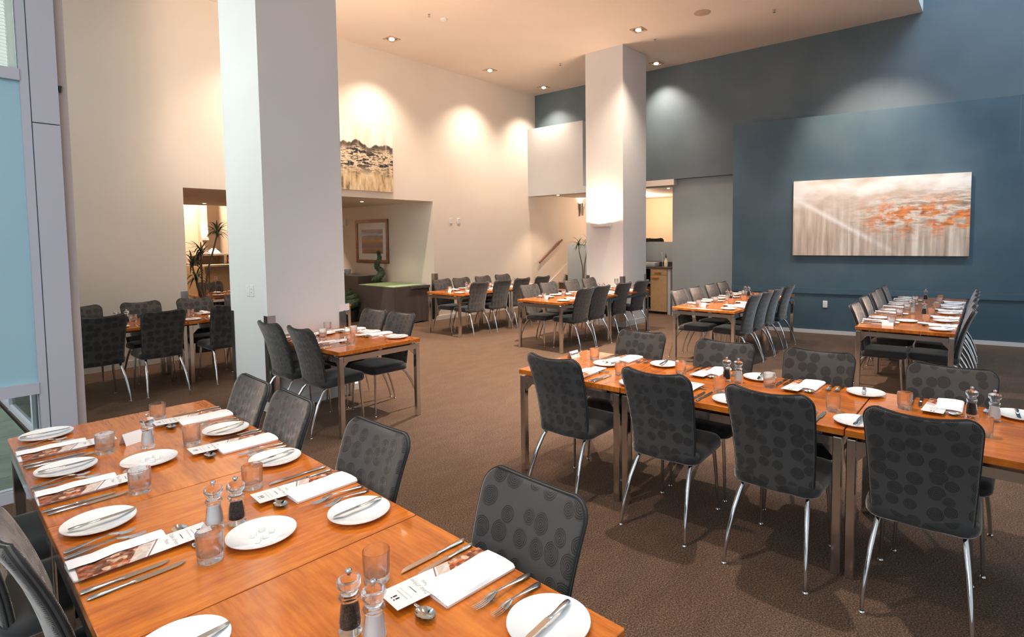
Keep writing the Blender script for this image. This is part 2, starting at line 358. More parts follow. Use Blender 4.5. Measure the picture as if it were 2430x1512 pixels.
def mb_from(me_list, m, name):
    """join (mesh, offset) pairs into one mesh"""
    mb = MB()
    for me, (ox, oy, oz) in me_list:
        mb.add([(v.co.x+ox, v.co.y+oy, v.co.z+oz) for v in me.vertices], [tuple(p.vertices) for p in me.polygons])
    return mb.mesh(name, m)

# ================================================================== the room
ZC = 5.22; VW = 9.17; UB = 10.9
structure('floor', MB().box(-8, 17, -8, 5.0, -.1, 0).box(.95, 17, 5.0, 18, -.1, 0), 'carpet', 'brown mottled carpet covering the restaurant floor', 'floor')
pv = MB().box(-8, .95, 5.0, 14, -.12, -.04)
po = structure('floor_outside', pv, 'dark_gap', 'grey green paved ground beyond the frosted glazing', 'floor')
tile = MB().slab(.59, .59, .01, [(-.03, 0), (0, 0), (.004, .004)], 2).mesh('tile', 'paver')
for i in range(4):
    for j in range(9): ob('tile', tile, po, (.62-.6*i, 5.32+.6*j, -.012))
# cream wall with the wide lobby opening
cw = MB().box(.95, 3.05, VW, VW+.23, 0, ZC+.3).box(3.05, 7.6, VW, VW+.23, 2.47, ZC+.3).box(7.6, 14.6, VW, VW+.23, 0, ZC+.3)
structure('wall_back', cw, 'cream_paint', 'tall cream wall with a wide opening into the lobby', 'wall')
structure('wall_lobby_right', MB().box(7.6, 7.8, VW+.23, 17, 0, ZC), 'cream_paint', 'cream side wall of the lobby with the framed print', 'wall')
lb = MB().box(.9, 5.37, 15.3, 15.5, 0, 4.4).box(5.37, 5.52, 15.1, 15.5, 0, 4.4).box(5.52, 6.0, 15.7, 15.9, 0, 4.4).box(6.0, 7.6, 15.2, 15.9, 0, 4.4)
structure('wall_lobby_back', lb, 'lobby_paint', 'warm lit lobby back wall with pilasters behind the reception counter', 'wall')
structure('wall_lobby_left', MB().box(.9, 1.1, VW+.23, 15.5, 0, 4.4), 'cream_paint', 'cream left wall of the lobby', 'wall')
structure('ceiling_lobby_soffit', MB().box(.95, 7.6, VW+.23, 13.44, 2.47, 2.62), 'ceiling_paint', 'low lobby soffit with small downlights', 'ceiling')
structure('ceiling_lobby', MB().box(.9, 7.6, 13.44, 16, 4.3, 4.4), 'ceiling_paint', 'higher lobby ceiling over the reception counter', 'ceiling')
# main ceiling
structure('ceiling', MB().box(.95, 11.1, 5, VW+.1, ZC, ZC+.15).box(-1.2, 11.1, 1.14, 5, ZC, ZC+.15), 'ceiling_paint', 'flat warm-lit ceiling with recessed downlights', 'ceiling')
structure('ceiling_void_fascia', MB().box(-1.2, 11.1, 1.10, 1.139, ZC, 8.0), 'white_paint', 'pale fascia where the ceiling steps up into the void', 'fascia')
# blue upper wall, grey wall underneath, angled blue panel wall
structure('wall_right_upper', MB().box(UB, UB+.18, 1.14, VW, 2.9, ZC).box(UB, UB+.18, -.15, 1.14, 2.9, 8.0).box(UB, UB+.18, -4, -.15, 3.72, 8.0), 'blue_paint_upper', 'tall slate blue upper wall below the ceiling', 'wall')
gw = MB().box(11.05, 11.2, 2.0, 5.5, 0, 2.9).box(11.05, 11.2, 5.5, 6.45, 2.76, 2.9).box(11.05, 11.2, 6.45, 6.9, 0, 2.9)
structure('wall_right_lower', gw, 'grey_paint', 'recessed pale grey wall with the service opening', 'wall')
P0 = Vector((10.24, 3.892)); PD = (Vector((10.924, -.286))-P0).normalized(); PN = Vector((PD.y, -PD.x))  # faces the room
if PN.x > 0: PN = -PN
pend = P0+PD*6.8
structure('wall_right_panel', MB().prism([tuple(P0), (11.04, 3.95), (11.6, pend.y), tuple(pend)][::-1], 0, 3.72), 'blue_paint', 'angled dark blue feature wall carrying the wide painting', 'wall')
def on_panel(s, z, off=0): q = P0+PD*s+PN*off; return (q.x, q.y, z)
PANG = math.atan2(PD.y, PD.x)
def panel_strip(name, z0, z1, th_, m, label, cat, s1=6.7):
    mb = MB().box(0, s1, -th_, 0, z0, z1) if False else MB().box(0, s1, 0, th_, z0, z1)
    o = S(name, mb, m, label, cat, kind='structure'); o.location = (P0.x, P0.y, 0); o.rotation_euler = (0, 0, PANG)
    # local +y must face the room
    if Vector((-math.sin(PANG), math.cos(PANG))).dot(PN) < 0:
        for v in o.data.vertices: v.co.y = -v.co.y
        o.data.flip_normals()
    return o
panel_strip('trim_1', .69, .785, .022, 'rail_blue', 'slate blue dado rail along the angled feature wall', 'rail')
panel_strip('baseboard_right', 0, .062, .014, 'trim_white', 'white skirting along the angled feature wall', 'skirting')
structure('baseboard_back', MB().box(.95, 3.05, VW-.014, VW, 0, .09).box(7.6, 10.9, VW-.014, VW, 0, .09), 'trim_white', 'cream skirting at the foot of the tall cream wall', 'skirting')
structure('baseboard_grey', MB().box(11.036, 11.05, 3.95, 5.5, 0, .08), 'trim_white', 'pale skirting below the recessed grey wall', 'skirting')
# bulkhead box over the stair opening, soffit ledge behind it
structure('bulkhead', MB().box(10.6, UB, 7.51, VW, 2.87, 4.35).box(10.6, UB, 6.7, VW, 2.72, 2.87), 'bulkhead_paint', 'pale grey bulkhead box hung over the stair opening', 'bulkhead')
structure('ceiling_stair', MB().box(UB, 14.6, 5.4, VW, 2.78, 2.9), 'ceiling_paint', 'low warm ceiling over the stair hall', 'ceiling')
structure('wall_stair_back', MB().box(14.4, 14.6, 3.9, VW, 0, 2.9), 'lobby_paint', 'warm end wall beyond the stair landing', 'wall')
structure('wall_stair_side', MB().box(11.2, 14.4, 3.9, 4.0, 0, 2.9), 'lobby_paint', 'warm side wall of the room behind the service opening', 'wall')
structure('wall_balustrade', MB().box(11.25, 11.4, 6.45, 8.45, 0, 1.53).box(11.62, 11.75, 5.4, 6.45, 0, 1.58), 'grey_paint', 'blue grey half-height balustrade wall beside the stairs', 'wall')
structure('floor_landing', MB().box(12.6, 14.4, 4.0, VW, .56, .72).box(11.75, 12.6, 4.0, 8.4, .56, .72), 'carpet', 'carpeted upper landing behind the balustrade', 'floor')
# columns
def column(u0, u1, v0, v1, label):
    o = structure('column', MB().box(u0, u1, v0, v1, 0, ZC), 'white_paint', label, 'column')
    sk = MB().box(u0-.012, u1+.012, v0-.012, v1+.012, 0, .1)
    ob('skirting', sk.mesh('skirting', 'trim_white'), o)
    for (x, y, sx, sy) in ((u0, v0, -1, -1), (u1, v0, 1, -1), (u0, v1, -1, 1), (u1, v1, 1, 1)):
        g = MB(); a = .075; t_ = .004
        g.box(min(x, x-sx*a), max(x, x-sx*a), min(y, y+sy*t_), max(y, y+sy*t_), .02, .96)
        g.box(min(x, x+sx*t_), max(x, x+sx*t_), min(y+sy*t_, y-sy*a), max(y+sy*t_, y-sy*a), .02, .96)
        gg = ob('corner_guard', g.mesh('corner_guard', 'guard_steel'), o); gg['label'] = 'brushed steel corner guard'
    return o
column(2.535, 3.372, 5.575, 6.41, 'broad white column left of centre with light switches')
column(9.08, 9.95, 5.525, 6.36, 'cream column at the back with the lit wall sconce')
for (x, sx, lab) in ((7.6, 1, 'steel corner guard at the right edge of the lobby opening'), (3.05, -1, 'steel corner guard at the left edge of the lobby opening')):
    g = MB(); g.box(min(x, x+sx*.09), max(x, x+sx*.09), VW-.004, VW, .02, .98).box(min(x, x-sx*.004), max(x, x-sx*.004), VW-.004, VW+.09, .02, .98)
    S('corner_guard', g, 'guard_steel', lab, 'corner guard')

# ---- glazed partition at the far left
VG = 5.0
gl_ = ob('window_1', None, loc=(0, VG, 0), label='tall glazed partition with frosted blue film and grey frame', cat='window', kind='structure')
def gpart(name, x0, x1, y0, y1, z0, z1, m, par=None, lab=None):
    o = ob(name, MB().box(x0, x1, y0, y1, z0, z1).mesh(name, m), par or gl_)
    if lab: o['label'] = lab
    return o
gpart('post', .805, .945, 0, .12, 0, 2.49, 'alu_frame'); gpart('post', .805, .945, 0, .12, 2.497, ZC, 'alu_frame')
gpart('jamb', .755, .80, .01, .09, 0, ZC, 'alu_frame'); gpart('jamb', -1.0, -.94, .01, .09, 0, ZC, 'alu_frame')
gpart('transom', -.94, .755, .0, .10, 2.755, 2.83, 'alu_frame'); gpart('transom', -.94, .755, 0, .10, .69, .765, 'alu_frame'); gpart('bottom_rail', -.94, .755, 0, .10, 0, .07, 'alu_frame'); gpart('transom', -.94, .755, 0, .10, 5.1, ZC, 'alu_frame')
gpart('frosted_pane', -.94, .755, .04, .052, .765, 2.755, 'frosted_film', lab='pale blue frosted glass pane')
gpart('clear_pane', -.94, .755, .045, .053, .07, .69, 'clear_pane', lab='clear low glass pane')
gpart('clear_pane', -.94, .755, .045, .053, 2.83, 5.1, 'clear_pane', lab='clear high glass pane')
bl = gpart('blind_headrail', -.93, .74, .075, .11, 5.02, 5.09, 'blind_slat', lab='white venetian blind')
gpart('blind_edge', .715, .75, .062, .085, 2.84, 5.09, 'blind_slat')
sl = MB().add([(-.83, -.007, -.0125), (.83, -.007, -.0125), (.83, .007, .0125), (-.83, .007, .0125)], [(0, 1, 2, 3)]).mesh('slat', 'blind_slat')
for k in range(96): ob('slat', sl, bl, (-.115, .092, 2.85+k*.0225))
structure('wall_left_return', MB().box(.945, 1.005, VG+.06, VG+.4, 0, ZC), 'taupe_paint', 'taupe wall end beside the grey window post', 'wall')
w2 = ob('window_2', None, loc=(.97, 0, 0), label='glazed side wall behind the left pillar', cat='window', kind='structure')
for v_ in (5.4, 6.6, 7.8, 9.0): gpart('post', -.03, .03, v_, v_+.07, 0, ZC, 'alu_frame', w2)
for z_ in (0, .8, 2.6, ZC-.08): gpart('transom', -.025, .025, 5.4, 9.07, z_, z_+.06, 'alu_frame', w2)
for v_ in (5.47, 6.67, 7.87):
    for z0, z1 in ((.06, .8), (.86, 2.6), (2.66, ZC-.08)): gpart('pane', -.004, .004, v_, v_+1.13, z0, z1, 'clear_pane', w2)
hk = MB().lathe([(0, 0), (.006, 0), (.013, .04), (.013, .045), (0, .045)], 12)
S('wall_bracket', hk, 'plastic_dark', 'small dark bracket high on the taupe wall end', 'bracket', loc=(.962, VG+.04, 2.72))
S('floor_track', MB().box(.3, .34, VG+.2, 9, -.01, .03), 'alu_frame', 'metal floor track running away behind the clear low pane', 'track')

# ================================================================== ceiling fittings
can_rim = MB().box(-.11, .11, -.11, -.085, -.012, 0).box(-.11, .11, .085, .11, -.012, 0).box(-.11, -.085, -.085, .085, -.012, 0).box(.085, .11, -.085, .085, -.012, 0).mesh('trim_ring', 'fitting_rim')
can_in = MB().box(-.085, .085, -.085, .085, -.004, -.002).mesh('recess_plate', 'fitting_dark')
can_lamp = MB().lathe([(0, -.03), (.035, -.026), (.048, -.012), (.048, -.004), (0, -.004)], 16).mesh('bulb', 'lamp_glow', 40)
CAN = ('downlight', None, [('trim_ring', can_rim), ('recess_plate', can_in), ('bulb', can_lamp)])
def downlight(u, v, z, label, energy, seen=True, size=75, blend=.75, color=WARM2, aim=None):
    o = inst(CAN, (u, v, z), 0, label, 'downlight', 'recessed ceiling downlights')
    for ch in o.children: pass
    l = lamp('downlight_beam', 'SPOT', (u, v, z-.06), energy, color, aim=aim or (u, v, 0), spot_size=R_(size), spot_blend=blend, shadow_soft_size=.05)
    return o
downlight(6.19, 8.48, ZC, 'recessed downlight nearest the white column above the cream wall', 285, size=106, blend=1.0)
downlight(8.64, 8.49, ZC, 'recessed downlight in the middle above the cream wall', 285, size=106, blend=1.0)
downlight(10.42, 8.49, ZC, 'recessed downlight in the far corner above the grey bulkhead', 330, size=106, blend=1.0)
downlight(8.63, 4.94, ZC, 'recessed downlight on the ceiling before the sconce column', 360, size=106, blend=1.0)
downlight(4.35, 8.49, ZC, 'recessed downlight hidden above the left part of the cream wall', 300, size=106, blend=1.0)
downlight(10.5, 5.6, ZC, 'recessed downlight tucked behind the sconce column', 300, size=106, blend=1.0)
downlight(6.2, 4.94, ZC, 'recessed downlight above the middle of the room', 1900, size=85)
downlight(6.2, 2.3, ZC, 'recessed downlight above the aisle by the right tables', 900)
downlight(4.1, 3.9, ZC, 'recessed downlight above the aisle by the pillar table', 170)
downlight(3.6, 1.7, ZC, 'recessed downlight above the long right table', 520)
downlight(1.2, 2.4, ZC, 'recessed downlight above the foreground table', 310)
downlight(8.9, 1.75, ZC, 'recessed downlight aimed at the wide painting', 430, size=62, aim=(10.65, 1.7, 2.9))
MIN = ('downlight', None, [('trim_ring', MB().lathe([(.045, -.006), (.05, -.003), (.05, 0), (.034, 0), (.034, -.006), (.045, -.006)], 16).mesh('trim_ring', 'fitting_rim', 40)), ('bulb', MB().lathe([(0, -.012), (.025, -.01), (.033, -.002), (0, -.002)], 14).mesh('bulb', 'lamp_glow', 40))])
def mini(u, v, z, label, energy, size=95):
    o = inst(MIN, (u, v, z), 0, label, 'downlight', 'small soffit downlights')
    lamp('soffit_beam', 'SPOT', (u, v, z-.03), energy, WARM, aim=(u, v, 0), spot_size=R_(size), spot_blend=.7, shadow_soft_size=.03)
mini(4.576, 12.63, 2.47, 'small lit downlight at the back of the lobby soffit', 60)
mini(4.51, 11.32, 2.47, 'small lit downlight nearer the front of the lobby soffit', 60)
mini(6.56, 10.11, 2.47, 'small lit downlight above the green buffet table', 45)
mini(10.75, 8.35, 2.72, 'small lit downlight under the bulkhead at the stairs', 90)
mini(11.35, 5.75, 2.76, 'small lit downlight in the service opening', 60)
lamp('landing_glow', 'POINT', (13.2, 7.4, 2.5), 85, WARM, shadow_soft_size=.15)
lamp('reception_glow', 'POINT', (4.6, 14.2, 3.6), 520, WARM2, shadow_soft_size=.2)
# speaker grille, smoke detector, sprinkler heads
S('ceiling_speaker', MB().lathe([(0, -.012), (.11, -.012), (.125, -.008), (.13, 0), (0, 0)], 28), 'speaker_mesh', 'round speaker grille in the ceiling', 'speaker', 35, loc=(8.64, 3.8, ZC))
S('smoke_detector', MB().lathe([(0, -.035), (.03, -.034), (.05, -.02), (.055, 0), (0, 0)], 20), 'plastic_white', 'round white smoke detector on the ceiling', 'detector', 40, loc=(6.185, 7.09, ZC))
sprk = MB().lathe([(0, 0), (.02, 0), (.02, -.008), (.008, -.01), (.008, -.035), (.022, -.037), (.022, -.04), (0, -.04)][::-1], 12).tube([(-.01, 0, -.012), (-.014, 0, -.03), (0, 0, -.038)], .002, 5).tube([(.01, 0, -.012), (.014, 0, -.03), (0, 0, -.038)], .002, 5).mesh('sprinkler', 'brushed_chrome', 40)
for (u, v), lab in (((5.91, 7.12), 'beside the smoke detector'), ((9.23, 4.95), 'right of the sconce column top'), ((9.24, 7.09), 'left of the sconce column top'), ((9.27, 2.89), 'right of the speaker grille')):
    ob('sprinkler_head', sprk, loc=(u, v, ZC), label='small metal sprinkler head on the ceiling '+lab, cat='sprinkler', group='ceiling sprinkler heads')

# ================================================================== wall fittings
def plate(name, label, cat, loc, rz, kind):
    """local x across, y out of the wall (-y), z up"""
    o = ob(name, MB().slab(.072, .118, .008, [(0, 0), (.010, 0), (.014, .004)], 3).mesh('plate', 'plastic_white', 40), None, loc, rot=Matrix.Rotation(rz, 4, 'Z').to_euler() if False else (R_(90), 0, rz), label=label, cat=cat)
    if kind == 'rocker':
        for y in (-.028, .028): ob('switch_rocker', MB().add([(-.008, y-.011, .014), (.008, y-.011, .014), (.008, y+.011, .019), (-.008, y+.011, .019), (-.008, y+.011, .014), (.008, y+.011, .014)], [(0, 1, 2, 3), (3, 2, 5, 4), (0, 3, 4), (1, 5, 2)]).mesh('switch_rocker', 'plastic_white'), o)
    elif kind == 'button':
        for y in (-.015, .02): ob('button', MB().lathe([(.006, .014), (.005, .017), (0, .0175)], 10).mesh('button', 'ink_grey', 40), o, (0, y, 0))
    elif kind == 'dot': ob('button', MB().lathe([(.006, .014), (.005, .017), (0, .0175)], 10).mesh('button', 'ink_grey', 40), o, (.008, .01, 0))
    return o
plate('light_switch', 'white double rocker switch on the broad white column', 'switch', (2.535, 5.962, 1.194), R_(-90), 'rocker')
plate('dimmer_switch', 'white dimmer plate with two buttons on the broad white column', 'switch', (2.535, 5.876, 1.194), R_(-90), 'button')
plate('sensor_plate', 'white wall plate with one button on the cream wall', 'switch', (8.08, VW, 2.08), 0, 'dot')
plate('light_switch', 'white rocker switch plate on the cream wall', 'switch', (8.30, VW, 2.08), 0, 'rocker')
q = on_panel(1.5575, .511); plate('power_outlet', 'white power outlet low on the blue feature wall', 'outlet', q, PANG+math.pi if False else (PANG if Vector((math.sin(PANG), -math.cos(PANG))).dot(PN) > 0 else PANG+math.pi), 'rocker')
S('exit_box', MB().slab(.30, .16, .01, [(0, 0), (.05, 0), (.055, .005)], 3), 'plastic_white', 'white box light high on the lobby side wall beside the column edge', 'sign', loc=(7.6, 12.5, 2.12), rot=(R_(90), 0, R_(-90)))
# sconce on the back column
def sconce_box():
    o = ob('wall_sconce', None, loc=(9.08, 5.98, 1.90), label='cream box uplighter glowing on the back column', cat='sconce')
    ob('body', MB().box(-.10, 0, -.2, .21, 0, .012).box(-.10, -.092, -.2, .21, .012, .075).box(-.092, 0, -.2, -.192, .012, .075).box(-.092, 0, .202, .21, .012, .075).mesh('body', 'trim_white'), o)
    ob('tube', MB().tube([(-.05, -.15, .03), (-.05, .16, .03)], .012, 8).mesh('tube', 'lamp_glow', 60), o)
    lamp('sconce_glow', 'AREA', (9.012, 5.985, 1.955), 62, WARM, aim=(9.03, 5.985, 6), shape='RECTANGLE', size=.06, size_y=.32)
    return o
sconce_box()
lamp('added_ceiling_fill', 'AREA', (3.47, 6.0, 1.95), 130, WARM, aim=(3.47, 6.0, 6), shape='RECTANGLE', size=.06, size_y=.32)  # unseen lamp without a fitting, added beside the white column to brighten the ceiling
def cone_sconce():
    o = ob('wall_sconce', None, loc=(12.79, VW, 2.30), label='slim cone uplighter on the stair wall', cat='sconce')
    ob('cone', MB().lathe([(0, 0), (.03, 0), (.075, .33), (.068, .33), (.026, .01), (0, .01)], 18).mesh('cone', 'brushed_chrome', 40), o, (0, -.08, 0))
    ob('bulb', MB().lathe([(0, .24), (.03, .27), (.03, .31), (0, .33)], 12).mesh('bulb', 'lamp_glow', 40), o, (0, -.08, 0))
    lamp('cone_glow', 'SPOT', (12.79, VW-.08, 2.6), 26, WARM, aim=(12.79, VW-.06, 5), spot_size=R_(130), spot_blend=.5, shadow_soft_size=.04)
cone_sconce()
def lobby_sconce():
    o = ob('wall_sconce', None, loc=(5.44, 15.1, 1.72), label='glowing uplighter on the lobby pilaster', cat='sconce')
    ob('body', MB().box(-.06, .06, -.09, 0, 0, .06).mesh('body', 'trim_white'), o)
    ob('tube', MB().tube([(-.04, -.045, .062), (.04, -.045, .062)], .012, 6).mesh('tube', 'lamp_glow', 60), o)
    lamp('lobby_sconce_glow', 'SPOT', (5.44, 15.04, 1.83), 30, WARM, aim=(5.44, 15.05, 4), spot_size=R_(120), spot_blend=.5, shadow_soft_size=.05)
lobby_sconce()

# ================================================================== pictures
def canvas(name, w_, h_, d, m, label, loc, rz):
    """front faces local -y"""
    o = ob(name, MB().box(-w_/2, w_/2, -d, 0, -h_/2, h_/2).mesh(name, m), loc=loc, rz=rz, label=label, cat='painting'); return o
q = on_panel(2.28, 1.992, .0)
pa = PANG if Vector((math.sin(PANG), -math.cos(PANG))).dot(PN) > 0 else PANG+math.pi
canvas('painting', 2.49, 1.28, .06, 'painting_orange', 'wide abstract canvas in cream grey and orange on the blue wall', q, pa)
canvas('painting', 2.5, 1.17, .05, 'painting_mono', 'sepia landscape canvas high on the cream wall above the lobby opening', (5.36, VW-.002, 3.18), 0)
fp = ob('framed_print', None, loc=(7.6, 11.34, 1.655), rz=R_(-90), label='brown framed print with cream mount on the lobby side wall', cat='picture')
W2, H2, B = .635, .5, .075
ob('frame', MB().box(-W2, W2, -.03, 0, H2-B, H2).box(-W2, W2, -.03, 0, -H2, -H2+B).box(-W2, -W2+B, -.03, 0, -H2+B, H2-B).box(W2-B, W2, -.03, 0, -H2+B, H2-B).mesh('frame', 'frame_wood'), fp)
ob('mount', MB().box(-W2+B, W2-B, -.012, -.002, -H2+B, H2-B).mesh('mount', 'paper'), fp)
ob('print', MB().box(-.4, .42, -.016, -.012, -.28, .27).mesh('print', 'print_bands'), fp)

# ================================================================== chairs
def chair_spec():
    # ---- seat
    st = MB().slab(.44, .44, .085, [(-.036, .03), (-.034, .012), (-.022, .002), (0, 0), (.02, .003), (.031, .014), (.036, .035), (.038, .07)], 6, c=(0, .335, .452), fz=lambda x, y: -.010*(x*x+y*y)/.05+.018*y)
    seat = st.mesh('seat', 'seat_fabric', 50)
    # ---- curved back shell
    Z0, Z1, T = .398, .945, .036
    def cen(b): z = Z0+(Z1-Z0)*b; return z, .135-.03*b-.105*b**2.2
    def hw(b):
        wv = .188+.030*b**.8; d = (1-b)*(Z1-Z0); r = .062
        if d < r: wv -= r-math.sqrt(max(r*r-(r-d)**2, 0))
        d2 = b*(Z1-Z0); r2 = .025
        if d2 < r2: wv -= r2-math.sqrt(max(r2*r2-(r2-d2)**2, 0))
        return wv
    bs = [0, .012, .03, .05]+[.05+.82*i/12 for i in range(1, 13)]+[.9, .93, .955, .975, .988, .996, 1.0]
    As = [-1, -.985, -.95, -.87, -.7, -.45, -.2, 0, .2, .45, .7, .87, .95, .985, 1]
    def side(sign):
        vs = []
        for b in bs:
            z, y = cen(b)
            for a in As:
                e = max(abs(a), 0); edge = min((1-e)*hw(b)/.02, 1); eb = min((1-b)*(Z1-Z0)/.02, b*(Z1-Z0)/.015, 1)
                k = math.sqrt(max(0, 1-(1-min(edge, eb))**2)); th_ = T/2*(.25+.75*k)
                x = a*hw(b); dip = -.016*(1-a*a)*max(0, (b-.7)/.3)**2
                vs.append((x, y+.022*a*a+sign*th_, z+dip))
        return vs
    mb = MB(); nA, nB = len(As), len(bs); F = side(1); K = side(-1)
    fs = []
    for j in range(nB-1):
        for i in range(nA-1):
            a = j*nA+i; fs.append((a, a+nA, a+nA+1, a+1)); o = nA*nB; fs.append((o+a, o+a+1, o+a+nA+1, o+a+nA))
    o = nA*nB
    for j in range(nB-1):
        for i in (0, nA-1):
            a = j*nA+i; q = (a, o+a, o+a+nA, a+nA); fs.append(q if i == 0 else q[::-1])
    for i in range(nA-1):
        a = i; fs.append((a, a+1, o+a+1, o+a)); a = (nB-1)*nA+i; fs.append((a, o+a, o+a+1, a+1))
    mb.add(F+K, fs); back = mb.mesh('backrest', 'chair_fabric', 60)
    pp = MB()
    for sign in (1, -1):
        sd = side(sign); path = [sd[j*nA] for j in range(1, nB)]+[sd[(nB-1)*nA+i] for i in range(1, nA)]+[sd[j*nA+nA-1] for j in range(nB-2, 0, -1)]
        pp.tube([(p[0], p[1]+.002*sign, p[2]) for p in path], .0032, 5)
    piping = pp.mesh('piping', 'piping', 60)
    fr = MB().tube([(-.17, .17, .41), (-.17, .5, .418), (.17, .5, .418), (.17, .17, .41), (-.17, .17, .41)], .009, 6)
    frame = fr.mesh('seat_frame', 'chrome', 50)
    rear = lambda s: MB().tube([(s*.158, .19, .415), (s*.168, .135, .36), (s*.18, .082, .27), (s*.19, .042, .17), (s*.197, .015, .08), (s*.2, .003, .012)], [.0125, .013, .013, .012, .0105, .009], 9).mesh('leg', 'chrome', 60)
    front = lambda s: MB().tube([(s*.168, .498, .415), (s*.18, .508, .25), (s*.19, .52, .012)], [.0125, .011, .008], 9).mesh('leg', 'chrome', 60)
    gl = MB().lathe([(0, 0), (.013, 0), (.014, .004), (.010, .010), (0, .012)], 10).mesh('glide', 'brushed_chrome', 40)
    RL, RR, FL, FR = rear(-1), rear(1), front(-1), front(1)
    return ('dining_chair', None, [('seat', seat), ('backrest', back, [('piping', piping)]), ('seat_frame', frame),
            ('leg', RL, [('glide', gl, [], (-.2, .002, 0))]), ('leg', RR, [('glide', gl, [], (.2, .002, 0))]), ('leg', FL, [('glide', gl, [], (-.19, .521, 0))]), ('leg', FR, [('glide', gl, [], (.19, .521, 0))])])
CHAIR = chair_spec()
def fixspec(s):  # pad children to (name, mesh, kids)
    return s
ORD = ['first', 'second', 'third', 'fourth', 'fifth', 'sixth']
def chair(u, v, face, label, group):
    """face = direction angle (deg) the sitter looks"""
    j = random.uniform(-1.6, 1.6)
    return inst(CHAIR, (u, v, 0), R_(face-90+j), label, 'chair', group)

# ================================================================== tables
def table_spec(L, Wd, grain):
    top = MB().slab(L, Wd, .004, [(.716, .002), (.718, 0), (.748, 0), (.750, .002)], 1).mesh('tabletop', 'wood_long' if grain == 'x' else 'wood_cross')
    kids = [('tabletop', top)]
    a = .044; hx, hy = L/2-.006, Wd/2-.006
    leg = MB().slab(a, a, .004, [(0, .002), (.004, 0), (.698, 0), (.702, .003)], 1).mesh('leg', 'brushed_chrome')
    for sx in (-1, 1):
        for sy in (-1, 1):
            br = MB().prism([(0, 0), (.075, 0), (0, .075)], -.0, .0)  # replaced below
            x, y = sx*(hx-a/2), sy*(hy-a/2)
            b = MB().add([(-sx*a/2, 0, .655), (-sx*(a/2+.06), 0, .655), (-sx*a/2, 0, .59), (-sx*a/2, -sy*.006, .655), (-sx*(a/2+.06), -sy*.006, .655), (-sx*a/2, -sy*.006, .59)], [(0, 1, 2), (5, 4, 3), (0, 3, 4, 1), (1, 4, 5, 2), (2, 5, 3, 0)])
            b.add([(0, -sy*a/2, .655), (0, -sy*(a/2+.06), .655), (0, -sy*a/2, .59), (-sx*.006, -sy*a/2, .655), (-sx*.006, -sy*(a/2+.06), .655), (-sx*.006, -sy*a/2, .59)], [(0, 1, 2), (5, 4, 3), (0, 3, 4, 1), (1, 4, 5, 2), (2, 5, 3, 0)])
            kids.append(('leg', leg, [('bracket', b.mesh('bracket', 'brushed_chrome'))], (x, y, 0)))
            kids.append(('spacer', MB().box(-.02, .02, -.02, .02, .702, .716).mesh('spacer', 'chrome'), [], (x-sx*.09, y, 0)))
    rx = MB().box(-hx+a, hx-a, -a/2, a/2, .655, .70).mesh('rail', 'brushed_chrome'); ry = MB().box(-a/2, a/2, -hy+a, hy-a, .655, .70).mesh('rail', 'brushed_chrome')
    for sy in (-1, 1): kids.append(('rail', rx, [], (0, sy*(hy-a/2), 0)))
    for sx in (-1, 1): kids.append(('rail', ry, [], (sx*(hx-a/2), 0, 0)))
    return ('dining_table', None, kids)
TSPEC = {}
def table(u, v, L, Wd, ang, grain, label):
    k = (round(L, 3), round(Wd, 3), grain)
    if k not in TSPEC: TSPEC[k] = table_spec(L, Wd, grain)
    return inst(TSPEC[k], (u, v, 0), R_(ang), label, 'table', 'orange wood dining tables')
class Frame2:
    """2D frame: origin, angle; x along the row, y across"""
    def __init__(s, o, ang): s.o = Vector(o); s.a = ang; c, n = math.cos(R_(ang)), math.sin(R_(ang)); s.x = Vector((c, n)); s.y = Vector((-n, c))
    def p(s, x, y): q = s.o+s.x*x+s.y*y; return q.x, q.y
    def inv(s, u, v): d = Vector((u, v))-s.o; return d.dot(s.x), d.dot(s.y)
def row(fr, y0, y1, lens, grains, labels, gap=.006):
    """tables along fr.x starting at x=0, across from y0 to y1"""
    x = 0
    for L, g, lab in zip(lens, grains, labels):
        u, v = fr.p(x+L/2, (y0+y1)/2); table(u, v, L, y1-y0, fr.a, g, lab); x += L+gap
    return x-gap

# row frames: x runs along the row away from (or towards) the camera, left side = +y
F1 = Frame2((1.296, 3.701), -93.0)      # foreground row, from its far end towards the camera
row(F1, -.86, 0, [1.29, .855, .86], ['x', 'y', 'x'], ['orange wood table with place settings at the far end of the foreground row', 'square orange wood table in the middle of the foreground row', 'orange wood table nearest the camera in the foreground row'])
F2 = Frame2((3.865, 2.715), -90.0)
row(F2, -.855, 0, [.852, 1.275, 1.275], ['y', 'x', 'x'], ['square orange wood table with the reserved card at the left end of the right row', 'orange wood table in the middle of the right row', 'orange wood table at the right edge of the picture'])
F3 = Frame2((3.405, 4.335), 90+.0)
row(F3, 0, .855, [1.22], ['x'], ['orange wood table with a tall sign stand against the white column'])
F4 = Frame2((6.46, 4.975), -.6)
row(F4, 0, .87, [1.28, 1.28], ['x', 'x'], ['orange wood table with a reserved card in the row before the sconce column', 'orange wood table touching the sconce column'])
F5 = Frame2((6.49, 7.19), -.6)
row(F5, 0, .87, [1.28, 1.28], ['x', 'x'], ['orange wood table with a reserved card in the row along the cream wall', 'orange wood table by the stairs in the row along the cream wall'])
F6 = Frame2((6.955, 2.605), -.4)
row(F6, 0, .865, [1.28, 1.28], ['x', 'x'], ['orange wood table with a reserved card in the row before the grey wall', 'orange wood table nearest the grey wall'])
F7 = Frame2((6.545, .33), .8)
row(F7, 0, .845, [1.28, .98, 1.28], ['x', 'y', 'x'], ['orange wood table at the front of the row below the wide painting', 'orange wood table in the middle of the row below the wide painting', 'orange wood table at the back of the row below the wide painting'])
F8 = Frame2((1.19, 7.47), 0)
